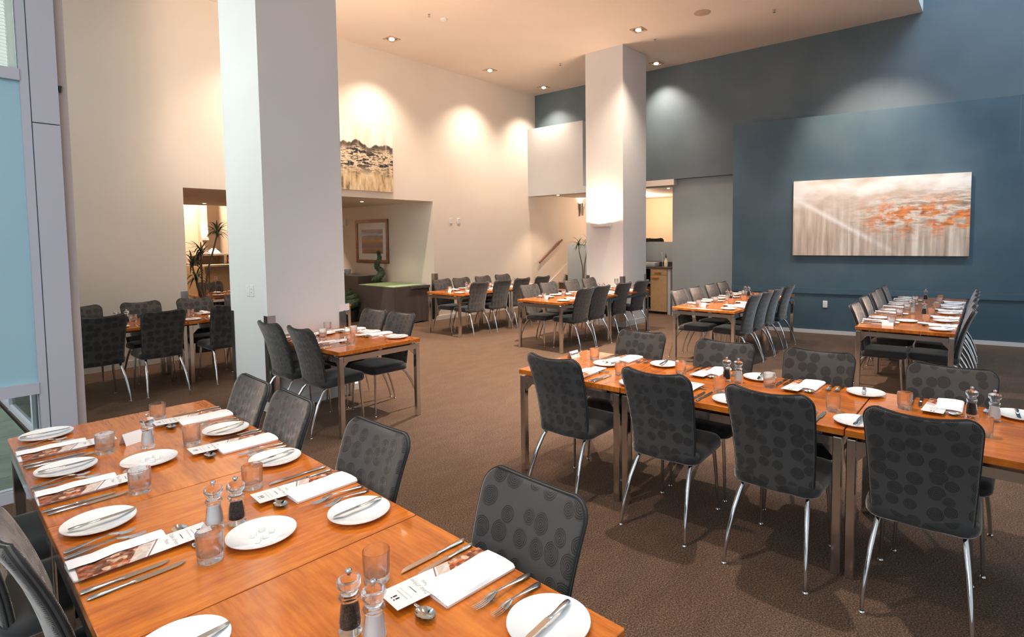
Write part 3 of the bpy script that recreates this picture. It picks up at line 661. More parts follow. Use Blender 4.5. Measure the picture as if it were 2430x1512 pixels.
row(F8, 0, .86, [1.28, 1.28, .855], ['x', 'x', 'y'], ['orange wood table left of the double legs behind the white column', 'orange wood table right of the double legs behind the white column', 'orange wood table end just showing right of the white column'])
F9 = Frame2((3.75, 10.48), 0)
row(F9, 0, .86, [.855], ['y'], ['small orange wood table in the lobby behind the plant'])

# ================================================================== tableware
plate_m = MB().lathe([(0, .004), (.05, .004), (.062, .007), (.098, .0165), (.103, .0185), (.1035, .0165), (.1, .0135), (.066, .0015), (.062, 0), (0, 0)][::-1], 40).mesh('side_plate', 'china', 50)
SIDE = ('side_plate', plate_m)
def knife_mb(L, wb):
    """along +y, handle end at y=0"""
    h = L*.46; mb = MB()
    hp = [(0, .006), (.008, .0085), (.03, .0088), (h*.55, .0066), (h*.85, .0058), (h*.93, .0075), (h, .0062)]
    mb.tube([(0, y, .0045+.001) for y, _ in hp], [r for _, r in hp], 8, flat=.5)
    n = 10; top = []; bot = []
    for k in range(n+1):
        s_ = k/n; y = h-.004+(L-h)*s_; wv = wb*(1-.10*s_) if s_ < .72 else wb*.93*math.sqrt(max(0, 1-((s_-.72)/.29)**2))
        top.append((y, -wb*.45, max(-wb*.45+wv, -wb*.43)))
    vs = []; fs = []
    for y, a, b in top: vs += [(a, y, .0038), (b, y, .0038), (b, y, .0052), (a, y, .0064)]
    for k in range(n):
        o = 4*k
        for i in range(4): fs.append((o+i, o+(i+1) % 4, o+4+(i+1) % 4, o+4+i))
    fs.append((3, 2, 1, 0)); fs.append((4*n, 4*n+1, 4*n+2, 4*n+3))
    return mb.add(vs, fs)
def fork_mb(L):
    mb = MB(); h = L*.62
    hp = [(0, .0035), (.006, .0085), (.02, .0095), (.06, .0065), (h*.7, .0045), (h*.95, .004), (h, .006)]
    mb.tube([(0, y, .006+.010*math.sin(min(y/h, 1)*math.pi*.5)**2) for y, _ in hp], [r for _, r in hp], 8, flat=.38)
    ys = h; ye = L; sh = h+(L-h)*.42
    def bowl(i, j):
        x = (i-.5)*2; y = ys+(sh-ys)*j; wv = .006+.0065*math.sin(min(1, j*1.2)*math.pi/2); return (x*wv, y, .016-.008*j+.002*x*x)
    mb.grid(bowl, 6, 5); mb.grid(lambda i, j: (lambda p: (p[0], p[1], p[2]-.0018))(bowl(i, j)), 6, 5, True)
    for k in range(4):
        x = (-.75+.5*k)*.0118; mb.tube([(x, sh-.003, .0085), (x*1.03, sh+(ye-sh)*.5, .006), (x*.98, ye, .0095)], [.0016, .0015, .0008], 6)
    return mb
def spoon_mb(L):
    mb = MB(); h = L*.64
    hp = [(0, .0035), (.006, .0085), (.02, .0095), (.06, .0065), (h*.7, .0045), (h, .0045)]
    mb.tube([(0, y, .006+.008*math.sin(min(y/h, 1)*math.pi*.5)**2) for y, _ in hp], [r for _, r in hp], 8, flat=.38)
    r = (L-h)/2; cy = h+r*.95
    for sg, flip in ((0, False), (-.0015, True)):
        mb.grid(lambda i, j: ((lambda a, rr: (math.cos(a)*rr*.022, cy+math.sin(a)*rr*r*1.02, .013-.010*(1-rr*rr)+sg+(.002*math.sin(a)*rr)))(2*math.pi*i, j)), 20, 5, flip)
    return mb
KN1 = ('table_knife', knife_mb(.235, .019).mesh('table_knife', 'silver', 40)); KN2 = ('entree_knife', knife_mb(.212, .0175).mesh('entree_knife', 'silver', 40)); KN3 = ('bread_knife', knife_mb(.19, .017).mesh('bread_knife', 'silver', 40))
FK1 = ('table_fork', fork_mb(.205).mesh('table_fork', 'silver', 50)); FK2 = ('entree_fork', fork_mb(.182).mesh('entree_fork', 'silver', 50)); SPN = ('soup_spoon', spoon_mb(.185).mesh('soup_spoon', 'silver', 60))
# tumbler: heavy faceted base
gm = lambda a, z: 1-.035*abs(math.sin(8*a)) if z < .034 and z > .002 else 1
tum = MB().lathe([(0, 0), (.032, 0), (.0345, .004), (.0355, .02), (.036, .034), (.0375, .086), (.0372, .0885), (.0362, .0885), (.0358, .086), (.0338, .03), (.031, .022), (.02, .018), (0, .017)], 48, mod=gm).mesh('tumbler', 'glass', 35)
TUM = ('glass_tumbler', tum)
def mill(kind):
    body = MB().lathe([(0, 0), (.0265, 0), (.028, .004), (.0275, .014), (.0265, .03), (.0235, .056), (.0205, .078), (.0235, .086), (.0255, .091), (.0235, .097), (.0, .098)], 28).mesh('body', 'acrylic', 40)
    fill = MB().lathe([(0, .016), (.0165, .016), (.0165, .03), (.014, .06), (.0125, .076), (0, .077)], 16).mesh('filling', kind, 40)
    head = MB().lathe([(0, .099), (.019, .099), (.0185, .104), (.0205, .110), (.0265, .117), (.029, .126), (.0275, .134), (.02, .139), (.010, .142), (0, .142)], 28).mesh('head', 'acrylic', 40)
    knob = MB().lathe([(0, .142), (.004, .142), (.004, .146), (.0075, .150), (.0085, .1545), (.006, .159), (0, .161)], 14).mesh('knob', 'chrome', 50)
    return (kind+'_mill', None, [('body', body), ('filling', fill), ('head', head), ('knob', knob)])
SALT, PEPPER = mill('salt'), mill('pepper')
cube_m = MB().slab(.017, .017, .002, [(0, .001), (.002, 0), (.012, 0), (.014, .001)], 1).mesh('sugar_cube', 'sugar')
# folded napkin: lower fold, flap rolled over the diner's left
def napkin_mb(wide):
    mb = MB(); Ln = .235
    mb.slab(.118, Ln, .004, [(0, .002), (.002, 0), (.006, 0), (.008, .002)], 1, c=(-.012, Ln/2, 0))
    if wide:
        prof = [(-.072, .004), (-.0735, .010), (-.066, .018), (-.03, .0205), (.01, .0185), (.046, .0150), (.047, .0125), (.01, .0145), (-.03, .0165), (-.060, .0135), (-.065, .009), (-.066, .004)]
    else:
        prof = [(-.072, .004), (-.0745, .012), (-.067, .022), (-.045, .024), (-.02, .0185), (-.016, .0165), (-.02, .0148), (-.045, .019), (-.062, .0155), (-.066, .010), (-.066, .004)]
    n = len(prof); m_ = 8; vs = []; fs = []
    for j in range(m_+1):
        y = Ln*j/m_
        for x, z in prof: vs.append((x+.004*math.sin(j*1.1)*(z > .013), y+(.006 if z > .016 else 0)*(j == m_), z+.0012*math.sin(j*2.1)*(z > .013)))
    for j in range(m_):
        for i in range(n): fs.append((j*n+i, j*n+(i+1) % n, (j+1)*n+(i+1) % n, (j+1)*n+i))
    fs.append(tuple(range(n-1, -1, -1))); fs.append(tuple(m_*n+i for i in range(n)))
    return mb.add(vs, fs)
NAPW = ('linen_napkin', napkin_mb(True).mesh('linen_napkin', 'napkin_linen', 35)); NAPN = ('linen_napkin', napkin_mb(False).mesh('linen_napkin', 'napkin_linen', 35))
# menu card with printing, y away from the diner
card = MB().box(-.05, .05, 0, .33, 0, .0012).mesh('card', 'menu_print')
logo = MB()
for sx in (-.0065, .0065): logo.box(sx-.003, sx+.003, .300, .311, .0013, .0015).box(sx-.0025, sx+.0025, .3135, .3175, .0013, .0015)
menu_text = mb_from([(text_mesh("Table d'Hote", .0165, 'ink', .25), (0, .236, .0014)), (text_mesh("Menu", .0165, 'ink', .25), (0, .217, .0014)), (text_mesh("RESTAURANT & BAR", .0055, 'ink_grey', 0, space=1.25), (0, .277, .0014))], 'ink_grey', 'lettering')
rule = MB().box(-.018, .018, .2555, .2575, .0013, .0015)
gline = MB()
for k in range(8): gline.box(-.026+k*.0066, -.0215+k*.0066, .2875, .2895, .0013, .0015)
MENU = ('menu_card', card, [('logo', logo.mesh('logo', 'ink')), ('lettering', menu_text), ('rule', rule.mesh('rule', 'ink')), ('fine_print', gline.mesh('fine_print', 'ink_grey'))])
MENU_FAR = ('menu_card', card)
# reserved tent card
def tent_spec():
    a, h, w_ = .026, .052, .052
    mb = MB().add([(-w_, -a, 0), (w_, -a, 0), (w_, 0, h), (-w_, 0, h), (w_, a, 0), (-w_, a, 0)], [(0, 1, 2, 3), (3, 2, 4, 5)])
    mb.add([(-w_, -a+.0015, 0), (w_, -a+.0015, 0), (w_, 0, h-.003), (-w_, 0, h-.003), (w_, a-.0015, 0), (-w_, a-.0015, 0)], [(3, 2, 1, 0), (5, 4, 2, 3)])
    c = mb.mesh('card', 'paper')
    ang = math.atan2(h, a)
    tx = text_mesh('Reserved', .026, 'ink', .3, bold=.0004); rot = Matrix.Rotation(ang, 4, 'X')
    def lay(me, dx, dy): 
        m2 = me.copy(); m2.transform(Matrix.Translation((0, -a-.0008, .0004)) @ rot @ Matrix.Translation((dx, dy, .0006))); return m2
    small = MB()
    for k in range(5): small.box(.010+k*.0066, .0148+k*.0066, .0125, .0155, 0, .0003)
    small.box(.016, .034, .006, .008, 0, .0003)
    return ('reserved_card', c, [('lettering', lay(tx, -.004, .034)), ('fine_print', lay(small.mesh('fine_print', 'ink_grey'), 0, 0))])
TENT = tent_spec()
def sign_stand():
    mb = MB().lathe([(0, 0), (.035, 0), (.035, .006), (.008, .009), (.0035, .014), (.0035, .25), (0, .25)], 16)
    return ('sign_stand', mb.mesh('stand', 'chrome', 40), [('clip', MB().box(-.006, .006, -.004, .004, .245, .262).mesh('clip', 'chrome')), ('card', MB().box(-.075, .075, -.001, .001, .258, .325).mesh('card', 'paper'))])
STAND = sign_stand()
ZT = .7502
CNT = {}
def put(spec, fr, x, y, ang, z, label, cat, group, rx=0):
    """ang = direction (deg) of local +y in the frame's own axes"""
    u, v = fr.p(x, y); return inst(spec, (u, v, z), 0, label, cat, group, rot=(R_(rx), 0, R_(fr.a+ang-90)))
def setting(fr, x, yedge, sgn, where, near=False, wide=True, skip=(), off={}):
    """fr frame with x along the row; the diner sits at y=yedge and looks along sgn*y; where = words naming the place"""
    look = 90 if sgn > 0 else -90
    rt = sgn   # diner's right along +x * rt
    def w(lx, ly): return x+rt*lx, yedge+sgn*ly
    def P_(spec, lx, ly, name, cat, group, a=0, z=ZT, rx=0):
        key = spec[0]
        if key in skip: return
        ox, oy = off.get(key, (0, 0)); X, Y = w(lx+ox, ly+oy)
        put(spec, fr, X, Y, look+a, z, name+', '+where, cat, group, rx)
    j = lambda s: random.uniform(-s, s)
    dx = j(.008)
    P_(NAPW if wide else NAPN, dx, .004+j(.006), 'folded white napkin', 'napkin', 'folded linen napkins', j(2.0))
    P_(MENU if near else MENU_FAR, dx+(.036 if wide else .012), .012+j(.008), 'menu card', 'menu', 'menu cards', j(2.5)+(-2 if wide else 0), ZT+.0088, 1.5)
    P_(KN2, dx+.125+j(.005), .008+j(.006), 'smaller inner knife', 'knife', 'entree knives', j(2.5))
    P_(KN1, dx+.165+j(.006), .006+j(.006), 'larger outer knife', 'knife', 'table knives', j(2.5))
    P_(FK1, dx-.125+j(.005), .004+j(.006), 'larger inner fork', 'fork', 'table forks', j(3))
    P_(FK2, dx-.172+j(.006), .006+j(.006), 'smaller outer fork', 'fork', 'entree forks', j(3))
    P_(SIDE, dx-.31+j(.012), .125+j(.012), 'white side plate', 'plate', 'white side plates')
    if 'side_plate' not in skip:
        ox, oy = off.get('side_plate', (0, 0)); X, Y = w(dx-.295+ox, .035+oy); put(KN3, fr, X, Y, look+(6 if wide else 2)*1.0+j(5), ZT+.0165, 'bread knife on side plate, '+where, 'knife', 'bread knives')
    P_(TUM, dx+.19+j(.015), .285+j(.012), 'clear glass tumbler', 'glass', 'glass tumblers')
    P_(SPN, dx+.105, .285+j(.006), 'soup spoon', 'spoon', 'soup spoons', 90+j(4))
def sugar_plate(fr, x, y, where, n=5):
    put(SIDE, fr, x, y, 90, ZT, 'white plate of sugar cubes '+where, 'plate', 'sugar plates')
    sp_ = [(-.03, .012), (.0, .03), (.022, .004), (-.012, -.02), (.032, -.024), (-.045, -.012)]
    cs = sorted([sp_[k] for k in range(n)], key=lambda c: (Vector(fr.p(x+c[0], y+c[1]))-Vector(fr.p(x, y))).dot(Vector((.63, -.78))))
    for k, c in enumerate(cs):
        nm = 'leftmost' if k == 0 else 'rightmost' if k == n-1 else ORD[k]+' from left'
        put(('sugar_cube', cube_m), fr, x+c[0], y+c[1], random.uniform(0, 90), ZT+.0046, nm+' sugar cube on the plate '+where, 'sugar cube', 'sugar cubes '+where)
def mills(fr, a, b, where):
    if a: put(SALT, fr, a[0], a[1], 90, ZT, 'clear salt mill with white filling '+where, 'salt mill', 'salt mills')
    if b: put(PEPPER, fr, b[0], b[1], 90, ZT, 'clear pepper mill with dark filling '+where, 'pepper mill', 'pepper mills')

def chairs_and_settings(fr, ctrs, face_sgn, yedge, side, tbl, grp, near=False, wide=True, sett=True, skip=(), seat_x=None):
    """ctrs = world (u, v) of each chair's rear feet, ordered; face_sgn along frame y"""
    for k, (u, v) in enumerate(ctrs):
        chair(u, v, fr.a+(90 if face_sgn > 0 else -90), 'charcoal chair, %s on the %s of the %s' % (ORD[k], side, tbl), 'chairs at the '+tbl)
        if sett:
            x = fr.inv(u, v)[0] if seat_x is None else seat_x[k]
            setting(fr, x, yedge, face_sgn, '%s seat on the %s, %s' % (ORD[k], side, tbl), near, wide, skip)

# ---- foreground row: aisle side (frame y=0 edge, sitters look along -y), window side (y=-.86)
T1 = 'foreground row'
for k, ((u, v), sx) in enumerate(zip([(1.39, 3.18), (1.36, 2.68), (1.35, 1.96), (1.33, 1.11)], [.40, .98, 1.685, 2.57])):
    chair(u, v, 177, 'charcoal chair, %s from the far end on the aisle side of the foreground row' % ORD[k], 'chairs at the '+T1)
    setting(F1, sx, 0.0, -1, '%s seat on the aisle side, foreground row' % ORD[k], True, True)
for k, ((u, v), sx) in enumerate(zip([(.13, 3.25), (.13, 2.68), (.195, 2.07)], [.42, 1.03, 1.72])):
    chair(u, v, -3, 'charcoal chair, %s from the far end on the window side of the foreground row' % ORD[k], 'chairs at the '+T1)
    setting(F1, sx, -.86, 1, '%s seat on the window side, foreground row' % ORD[k], True, False)
setting(F1, 2.60, -.86, 1, 'last window seat of the foreground row', True, False, skip=('linen_napkin', 'menu_card', 'table_knife', 'entree_knife', 'table_fork', 'entree_fork', 'glass_tumbler', 'soup_spoon'))
q1 = lambda u, v: F1.inv(u, v)
mills(F1, q1(.716, 2.011), q1(.775, 1.985), 'in the middle of the foreground row')
mills(F1, q1(.728, 1.121), q1(.716, 1.205), 'at the near end of the foreground row')
mills(F1, q1(.823, 3.051), None, 'at the far end of the foreground row')
sugar_plate(F1, *q1(.785, 1.826), 'in the middle of the foreground row'); sugar_plate(F1, *q1(.768, 2.84), 'at the far end of the foreground row', 4)
put(TENT, F1, *q1(.806, 3.19), 20, ZT, 'small white reserved card behind the far salt mill of the foreground row', 'sign', 'reserved cards')

# ---- right row
T2 = 'long right row'
chairs_and_settings(F2, [(2.76, 2.23), (2.79, 1.515), (2.77, .885), (2.785, .25)], 1, -.855, 'near side', T2, '', True, False)
chairs_and_settings(F2, [(4.0, 2.24), (3.96, 1.54), (4.0, .92), (3.96, .21)], -1, 0.0, 'far side', T2, '', True, True)
q2 = lambda u, v: F2.inv(u, v)
mills(F2, q2(3.576, 1.311), q2(3.567, 1.385), 'in the middle of the right row'); mills(F2, q2(3.60, .01), q2(3.607, .103), 'at the right end of the right row')
put(TENT, F2, *q2(3.571, 2.632), 178, ZT, 'white reserved card at the left end of the right row', 'sign', 'reserved cards')
sugar_plate(F2, *q2(3.50, 2.27), 'at the left end of the right row', 3)

# ---- pillar table
T3 = 'pillar table'
chairs_and_settings(F3, [(2.40, 4.76), (2.39, 5.31)], -1, .855, 'left side', T3, '', True, False)
chairs_and_settings(F3, [(3.60, 4.83), (3.60, 5.31)], 1, 0, 'right side', T3, '', True, True)
q3 = lambda u, v: F3.inv(u, v)
put(STAND, F3, *q3(3.0, 4.98), 200, ZT, 'tall thin sign stand with a white card on the pillar table', 'sign', 'sign stands')
sugar_plate(F3, *q3(2.97, 5.3), 'on the pillar table', 3)

# ---- back rows
T4 = 'row by the sconce column'
chairs_and_settings(F4, [(6.98, 4.86), (7.42, 4.86), (8.12, 4.88), (8.72, 4.88)], 1, 0, 'near side', T4, '', False, True)
chairs_and_settings(F4, [(6.95, 6.05), (7.46, 6.06), (8.08, 6.03), (8.66, 6.06)], -1, .87, 'far side', T4, '', False, False)
mills(F4, (1.72, .52), (1.75, .44), 'in the row before the sconce column'); put(TENT, F4, .30, .52, 170, ZT, 'white reserved card in the row before the sconce column', 'sign', 'reserved cards')
T5 = 'row along the cream wall'
chairs_and_settings(F5, [(6.93, 7.09), (7.5, 7.08), (8.03, 7.07), (8.64, 7.07)], 1, 0, 'near side', T5, '', False, True)
chairs_and_settings(F5, [(6.98, 8.25), (7.44, 8.22), (7.99, 8.19), (8.6, 8.22)], -1, .87, 'wall side', T5, '', False, False)
mills(F5, (.55, .42), (.58, .34), 'at the front of the row along the cream wall'); mills(F5, (1.9, .5), (1.93, .42), 'at the back of the row along the cream wall'); put(TENT, F5, .22, .48, 170, ZT, 'white reserved card in the row along the cream wall', 'sign', 'reserved cards')
T6 = 'row before the grey wall'
chairs_and_settings(F6, [(7.40, 2.46), (7.86, 2.46), (8.36, 2.47), (8.98, 2.48)], 1, 0, 'near side', T6, '', False, True)
chairs_and_settings(F6, [(7.39, 3.62), (7.91, 3.6), (8.52, 3.62), (9.02, 3.63)], -1, .865, 'far side', T6, '', False, False)
mills(F6, (1.14, .55), (1.08, .47), 'at the front of the row before the grey wall'); mills(F6, (1.95, .58), (1.88, .5), 'at the back of the row before the grey wall'); put(TENT, F6, .25, .53, 175, ZT, 'white reserved card in the row before the grey wall', 'sign', 'reserved cards')
T7 = 'row below the wide painting'
chairs_and_settings(F7, [(7.02, .19), (7.68, .2), (8.42, .21), (9.0, .22), (9.5, .23)], 1, 0, 'right side', T7, '', False, True)
chairs_and_settings(F7, [(6.95, 1.29), (7.78, 1.34), (8.42, 1.34), (8.93, 1.37), (9.46, 1.37)], -1, .845, 'left side', T7, '', False, False)
mills(F7, (1.42, .47), (1.33, .35), 'in the middle of the row below the wide painting'); mills(F7, None, (3.1, .47), 'at the back of the row below the wide painting'); put(TENT, F7, .22, .58, 185, ZT, 'white reserved card in the row below the wide painting', 'sign', 'reserved cards')
sugar_plate(F7, .62, .45, 'in the row below the wide painting', 3)
T8 = 'row behind the white column'
chairs_and_settings(F8, [(1.61, 7.2), (2.16, 7.18), (2.86, 7.2)], 1, 0, 'near side', T8, '', False, True)
chairs_and_settings(F8, [(1.68, 8.55), (2.28, 8.5), (2.88, 8.46), (3.46, 8.46)], -1, .86, 'wall side', T8, '', False, False)
mills(F8, (.72, .52), (.82, .52), 'in the row behind the white column')
T9 = 'small lobby table'
chairs_and_settings(F9, [(4.3, 10.25)], 1, 0, 'near side', T9, '', False, True)
chairs_and_settings(F9, [(4.18, 11.5)], -1, .86, 'far side', T9, '', False, False)
put(STAND, F9, .32, .4, 180, ZT, 'thin sign stand with a white card on the lobby table', 'sign', 'sign stands')

# ---- stemmed glasses and small extras on the back rows
wine = MB().lathe([(0, 0), (.034, 0), (.034, .002), (.006, .006), (.0038, .012), (.0038, .075), (.012, .082), (.032, .105), (.038, .135), (.033, .185), (.0322, .185), (.037, .135), (.031, .106), (.010, .084), (0, .082)], 24).mesh('wine_glass', 'glass', 40)
for k, (x, y) in enumerate(((2.34, .55), (2.44, .62))): put(('wine_glass', wine), F4, x, y, 90, ZT, ('left' if k == 0 else 'right')+' stemmed wine glass at the column end of the row', 'glass', 'stemmed wine glasses')

# ================================================================== lobby furniture
def drape(L, W_, h, amp=.018, drop=.02):
    mb = MB(); per = []
    n = 22; pts = []
    for (x0, y0, x1, y1) in ((-L/2, -W_/2, L/2, -W_/2), (L/2, -W_/2, L/2, W_/2), (L/2, W_/2, -L/2, W_/2), (-L/2, W_/2, -L/2, -W_/2)):
        for k in range(n): t_ = k/n; pts.append((x0+(x1-x0)*t_, y0+(y1-y0)*t_, t_, (y1-y0, x0-x1)))
    rows = []
    for s_, z in ((0, h), (0.02, h-.012), (.35, h*.62), (.7, h*.3), (1, drop)):
        row = []
        for i, (x, y, t_, nn) in enumerate(pts):
            l = math.hypot(*nn); nx, ny = nn[0]/l, nn[1]/l; e = math.sin(math.pi*t_)
            o = s_*(.012+amp*(.5+.5*math.sin(i*1.13+2*math.sin(i*.37)))*(.35+.65*e))
            row.append((x+nx*o, y+ny*o, z+(.012*math.sin(i*.5) if s_ == 1 else 0)))
        rows.append(row)
    N = len(pts); vs = [p for r in rows for p in r]; fs = [tuple(range(N))[::1]]
    for j in range(len(rows)-1):
        for i in range(N): fs.append((j*N+i, (j+1)*N+i, (j+1)*N+(i+1) % N, j*N+(i+1) % N))
    return mb.add(vs, fs)
bt = ob('buffet_table', None, loc=(7.07, 9.86, 0), label='buffet table draped in dark brown cloth under the green mat', cat='table')
ob('cloth', drape(.86, 1.26, .752).mesh('cloth', 'cloth_brown', 60), bt)
ob('fold_strip', MB().box(-.02, .44, -.66, -.635, .70, .752).mesh('fold_strip', 'cloth_brown'), bt)
S('table_mat', MB().slab(.82, 1.2, .02, [(0, 0), (.006, 0), (.009, .004)], 3, fz=lambda x, y: .004*math.sin(9*x)*math.cos(7*y)+.003), 'cloth_green', 'light green mat laid on the brown buffet table', 'mat', 40, loc=(7.06, 9.87, .7545))
b2 = ob('buffet_table', None, loc=(7.24, 11.7, 0), label='taller brown draped buffet table with white bowls below the print', cat='table')
ob('cloth', drape(.58, 1.5, .90).mesh('cloth', 'cloth_brown', 60), b2)
bowl = MB().lathe([(0, 0), (.035, 0), (.045, .01), (.07, .05), (.078, .085), (.074, .085), (.066, .052), (.04, .014), (0, .01)], 24).mesh('bowl', 'china', 40)
for k, (x, y, lab) in enumerate(((7.20, 12.05, 'left'), (7.24, 11.82, 'right'))):
    for q_ in range(2): ob('soup_bowl', bowl, loc=(x, y, .901+.03*q_), label='white bowl, %s of the %s pair on the taller buffet table' % (('lower', 'upper')[q_], lab), cat='bowl', group='white bowls on the buffet')
def topiary(u, v, h, label, turns=3.2):
    o = ob('spiral_topiary', None, loc=(u, v, 0), label=label, cat='plant'); rnd = random.Random(3)
    ob('pot', MB().lathe([(0, 0), (.11, 0), (.14, .22), (.15, .24), (.135, .24), (.12, .2), (0, .2)], 20).mesh('pot', 'leaf_pot', 40), o)
    ob('trunk', MB().tube([(0, 0, .2), (0, 0, h*.96)], [.014, .007], 7).mesh('trunk', 'bark', 60), o)
    mb = MB(); z0 = .3; n = 90; path = []; rad = []
    for k in range(n+1):
        t_ = k/n; a = 2*math.pi*turns*t_; R = .115*(1-t_)+.012; path.append((R*math.cos(a), R*math.sin(a), z0+(h-z0)*t_)); rad.append(.105*(1-t_)+.024)
    mb.tube(path, rad, 9)
    for k in range(2600):
        i = rnd.randint(0, n); p = Vector(path[i]); d = Vector((rnd.gauss(0, 1), rnd.gauss(0, 1), rnd.gauss(0, 1))).normalized(); c = p+d*rad[i]*rnd.uniform(.9, 1.12); sd = d.orthogonal().normalized(); s2 = .016
        mb.add([c-sd*s2*.5, c+d*s2*1.4+sd.cross(d)*s2*.3, c+sd*s2*.5], [(0, 1, 2)])
    ob('foliage', mb.mesh('foliage', 'topiary_leaf', 60), o, kind='stuff')
topiary(7.30, 10.68, 1.42, 'tall spiral topiary standing behind the green buffet table')
topiary(6.48, 10.5, .66, 'short spiral topiary just right of the white column')

def strap_leaf(L, wd, droop, m):
    n = 7; vs = []; fs = []
    for k in range(n+1):
        t_ = k/n; w_ = wd*math.sin(math.pi*min(.12+t_*.88, 1))**.7*(1 if t_ < .95 else .4); a = R_(62)-droop*t_
        r = L*t_; x = r*math.cos(R_(58))*(.45+.55*t_)+.16*L*t_**2; z = L*(.85*t_-droop*.62*t_**2)
        vs += [(x, -w_, z+w_*.35), (x, 0, z), (x, w_, z+w_*.35)]
    for k in range(n):
        o = 3*k; fs += [(o, o+1, o+4, o+3), (o+1, o+2, o+5, o+4)]
    return MB().add(vs, fs).mesh('leaf', m, 60)
LEAVES = [strap_leaf(.42, .013, .9, 'leaf'), strap_leaf(.38, .012, 1.45, 'leaf'), strap_leaf(.34, .012, .45, 'leaf'), strap_leaf(.36, .014, 1.9, 'leaf')]
LEAFL = strap_leaf(.26, .012, .3, 'leaf_light')
def dracaena(u, v, heads, base, pot, label, scale=1.0):
    o = ob('dracaena_plant', None, loc=(u, v, 0), label=label, cat='plant'); rnd = random.Random(int(u*100))
    pr, ph = pot
    ob('planter', MB().lathe([(0, 0), (pr*.8, 0), (pr, ph-.02), (pr, ph), (pr-.02, ph), (pr-.025, ph-.05), (0, ph-.05)], 24).mesh('planter', 'leaf_pot', 40), o)
    for hi, (hx, hy, hz, n) in enumerate(heads):
        bx, by = (rnd.uniform(-.05, .05), rnd.uniform(-.05, .05)); z0 = ph-.05
        mid = ((bx*.5+hx*.35)+rnd.uniform(-.04, .04), (by*.5+hy*.35), z0+(hz-z0)*.55)
        ob('stem', MB().tube([(bx, by, z0), mid, (hx*.8, hy*.8, z0+(hz-z0)*.85), (hx, hy, hz)], [.016, .013, .011, .012], 7).mesh('stem', 'bark', 60), o)
        for k in range(n):
            up = k/n; me = LEAFL if up > .85 else LEAVES[rnd.randint(0, 3)]
            l = ob('leaf', me, o, (hx, hy, hz-.05+.09*up), rot=(0, R_(rnd.uniform(-14, 20)-22*(up-.5)), k*2.399+rnd.uniform(-.3, .3))); sc_2 = scale*rnd.uniform(.8, 1.1); l.scale = (sc_2,)*3
    return o
dracaena(3.40, 9.62, [(.24, -.02, 1.80, 26), (-.02, -.08, 1.50, 26), (-.12, .02, 1.34, 22), (-.12, -.14, 1.12, 20)], None, (.2, .62), 'tall dracaena with drooping strap leaves at the left of the lobby opening')
dracaena(10.45, 7.42, [(.0, .12, 1.52, 24), (.05, -.10, 1.56, 24)], None, (.17, .45), 'dracaena beside the back column in front of the stairs', .85)

# reception counter at the back of the lobby
rc_ = ob('reception_counter', None, loc=(0, 0, 0), label='tan reception counter with raised top at the back of the lobby', cat='counter')
ob('body', MB().box(5.02, 7.4, 13.75, 13.8, 0, 1.13).mesh('body', 'laminate_tan'), rc_)
ob('counter_top', MB().box(4.9, 7.4, 13.62, 14.0, 1.13, 1.17).mesh('counter_top', 'lobby_paint'), rc_)
ob('return_panel', MB().box(4.93, 5.0, 13.75, 14.9, 0, 1.13).mesh('return_panel', 'laminate_tan'), rc_)
ob('upper_shelf', MB().box(5.0, 7.4, 14.45, 14.8, 1.36, 1.4).mesh('upper_shelf', 'lobby_paint'), rc_)
ob('shelf_divider', MB().box(5.62, 5.67, 14.45, 14.8, 1.17, 1.36).mesh('shelf_divider', 'lobby_paint'), rc_)
ob('back_body', MB().box(5.0, 7.4, 14.8, 14.85, 0, 1.36).mesh('back_body', 'laminate_tan'), rc_)
sh = ob('table_lamp', None, loc=(5.45, 14.62, 1.4), label='low white lamp shade on the reception shelf', cat='lamp')
ob('shade', MB().lathe([(.16, .0), (.05, .13), (.046, .13), (.155, .0), (.16, .0)], 24).mesh('shade', 'paper', 40), sh)
ob('stem', MB().lathe([(.06, 0), (.06, .012), (.01, .016), (.01, .12), (0, .12)], 14).mesh('stem', 'chrome', 40), sh)
S('card_box', MB().box(5.68, 5.86, 14.3, 14.42, 1.171, 1.245).box(5.68, 5.86, 14.40, 14.42, 1.245, 1.32), 'red_box', 'small red brochure box on the reception counter', 'box')

# ================================================================== stair hall
for k in range(4):
    o = ob('floor_step_%d' % (k+1), MB().box(11.2+.29*k, 12.65, 8.45, VW, .18*k, .18*(k+1)-.025).mesh('riser', 'carpet'), label='carpeted stair step, %s from the bottom' % ORD[k], cat='stair step', kind='structure')
    ob('nosing', MB().box(11.18+.29*k, 11.26+.29*k, 8.45, VW, .18*(k+1)-.025, .18*(k+1)+.004).mesh('nosing', 'speaker_mesh'), o)
    ob('tread', MB().box(11.26+.29*k, 11.5+.29*k if k < 3 else 12.65, 8.45, VW, .18*(k+1)-.025, .18*(k+1)).mesh('tread', 'carpet'), o)
st_ = MB().add([(11.15, VW-.032, 0), (11.15, VW-.032, .42), (12.4, VW-.032, 1.14), (12.65, VW-.032, 1.14), (12.65, VW-.032, 0), (11.15, VW-.002, 0), (11.15, VW-.002, .42), (12.4, VW-.002, 1.14), (12.65, VW-.002, 1.14), (12.65, VW-.002, 0)], [(0, 1, 2, 3, 4)[::-1], (5, 6, 7, 8, 9), (0, 5, 6, 1)[::-1], (1, 6, 7, 2)[::-1], (2, 7, 8, 3)[::-1]])
S('stair_stringer', st_, 'cream_paint', 'cream stringer board along the stair wall', 'stringer')
hr = ob('handrail', None, loc=(10.93, VW, 1.07), label='sloping timber handrail on the stair wall', cat='handrail')
ob('rail', MB().tube([(0, -.07, 0), (.95, -.07, .565)], .024, 10).mesh('rail', 'frame_wood', 60), hr)
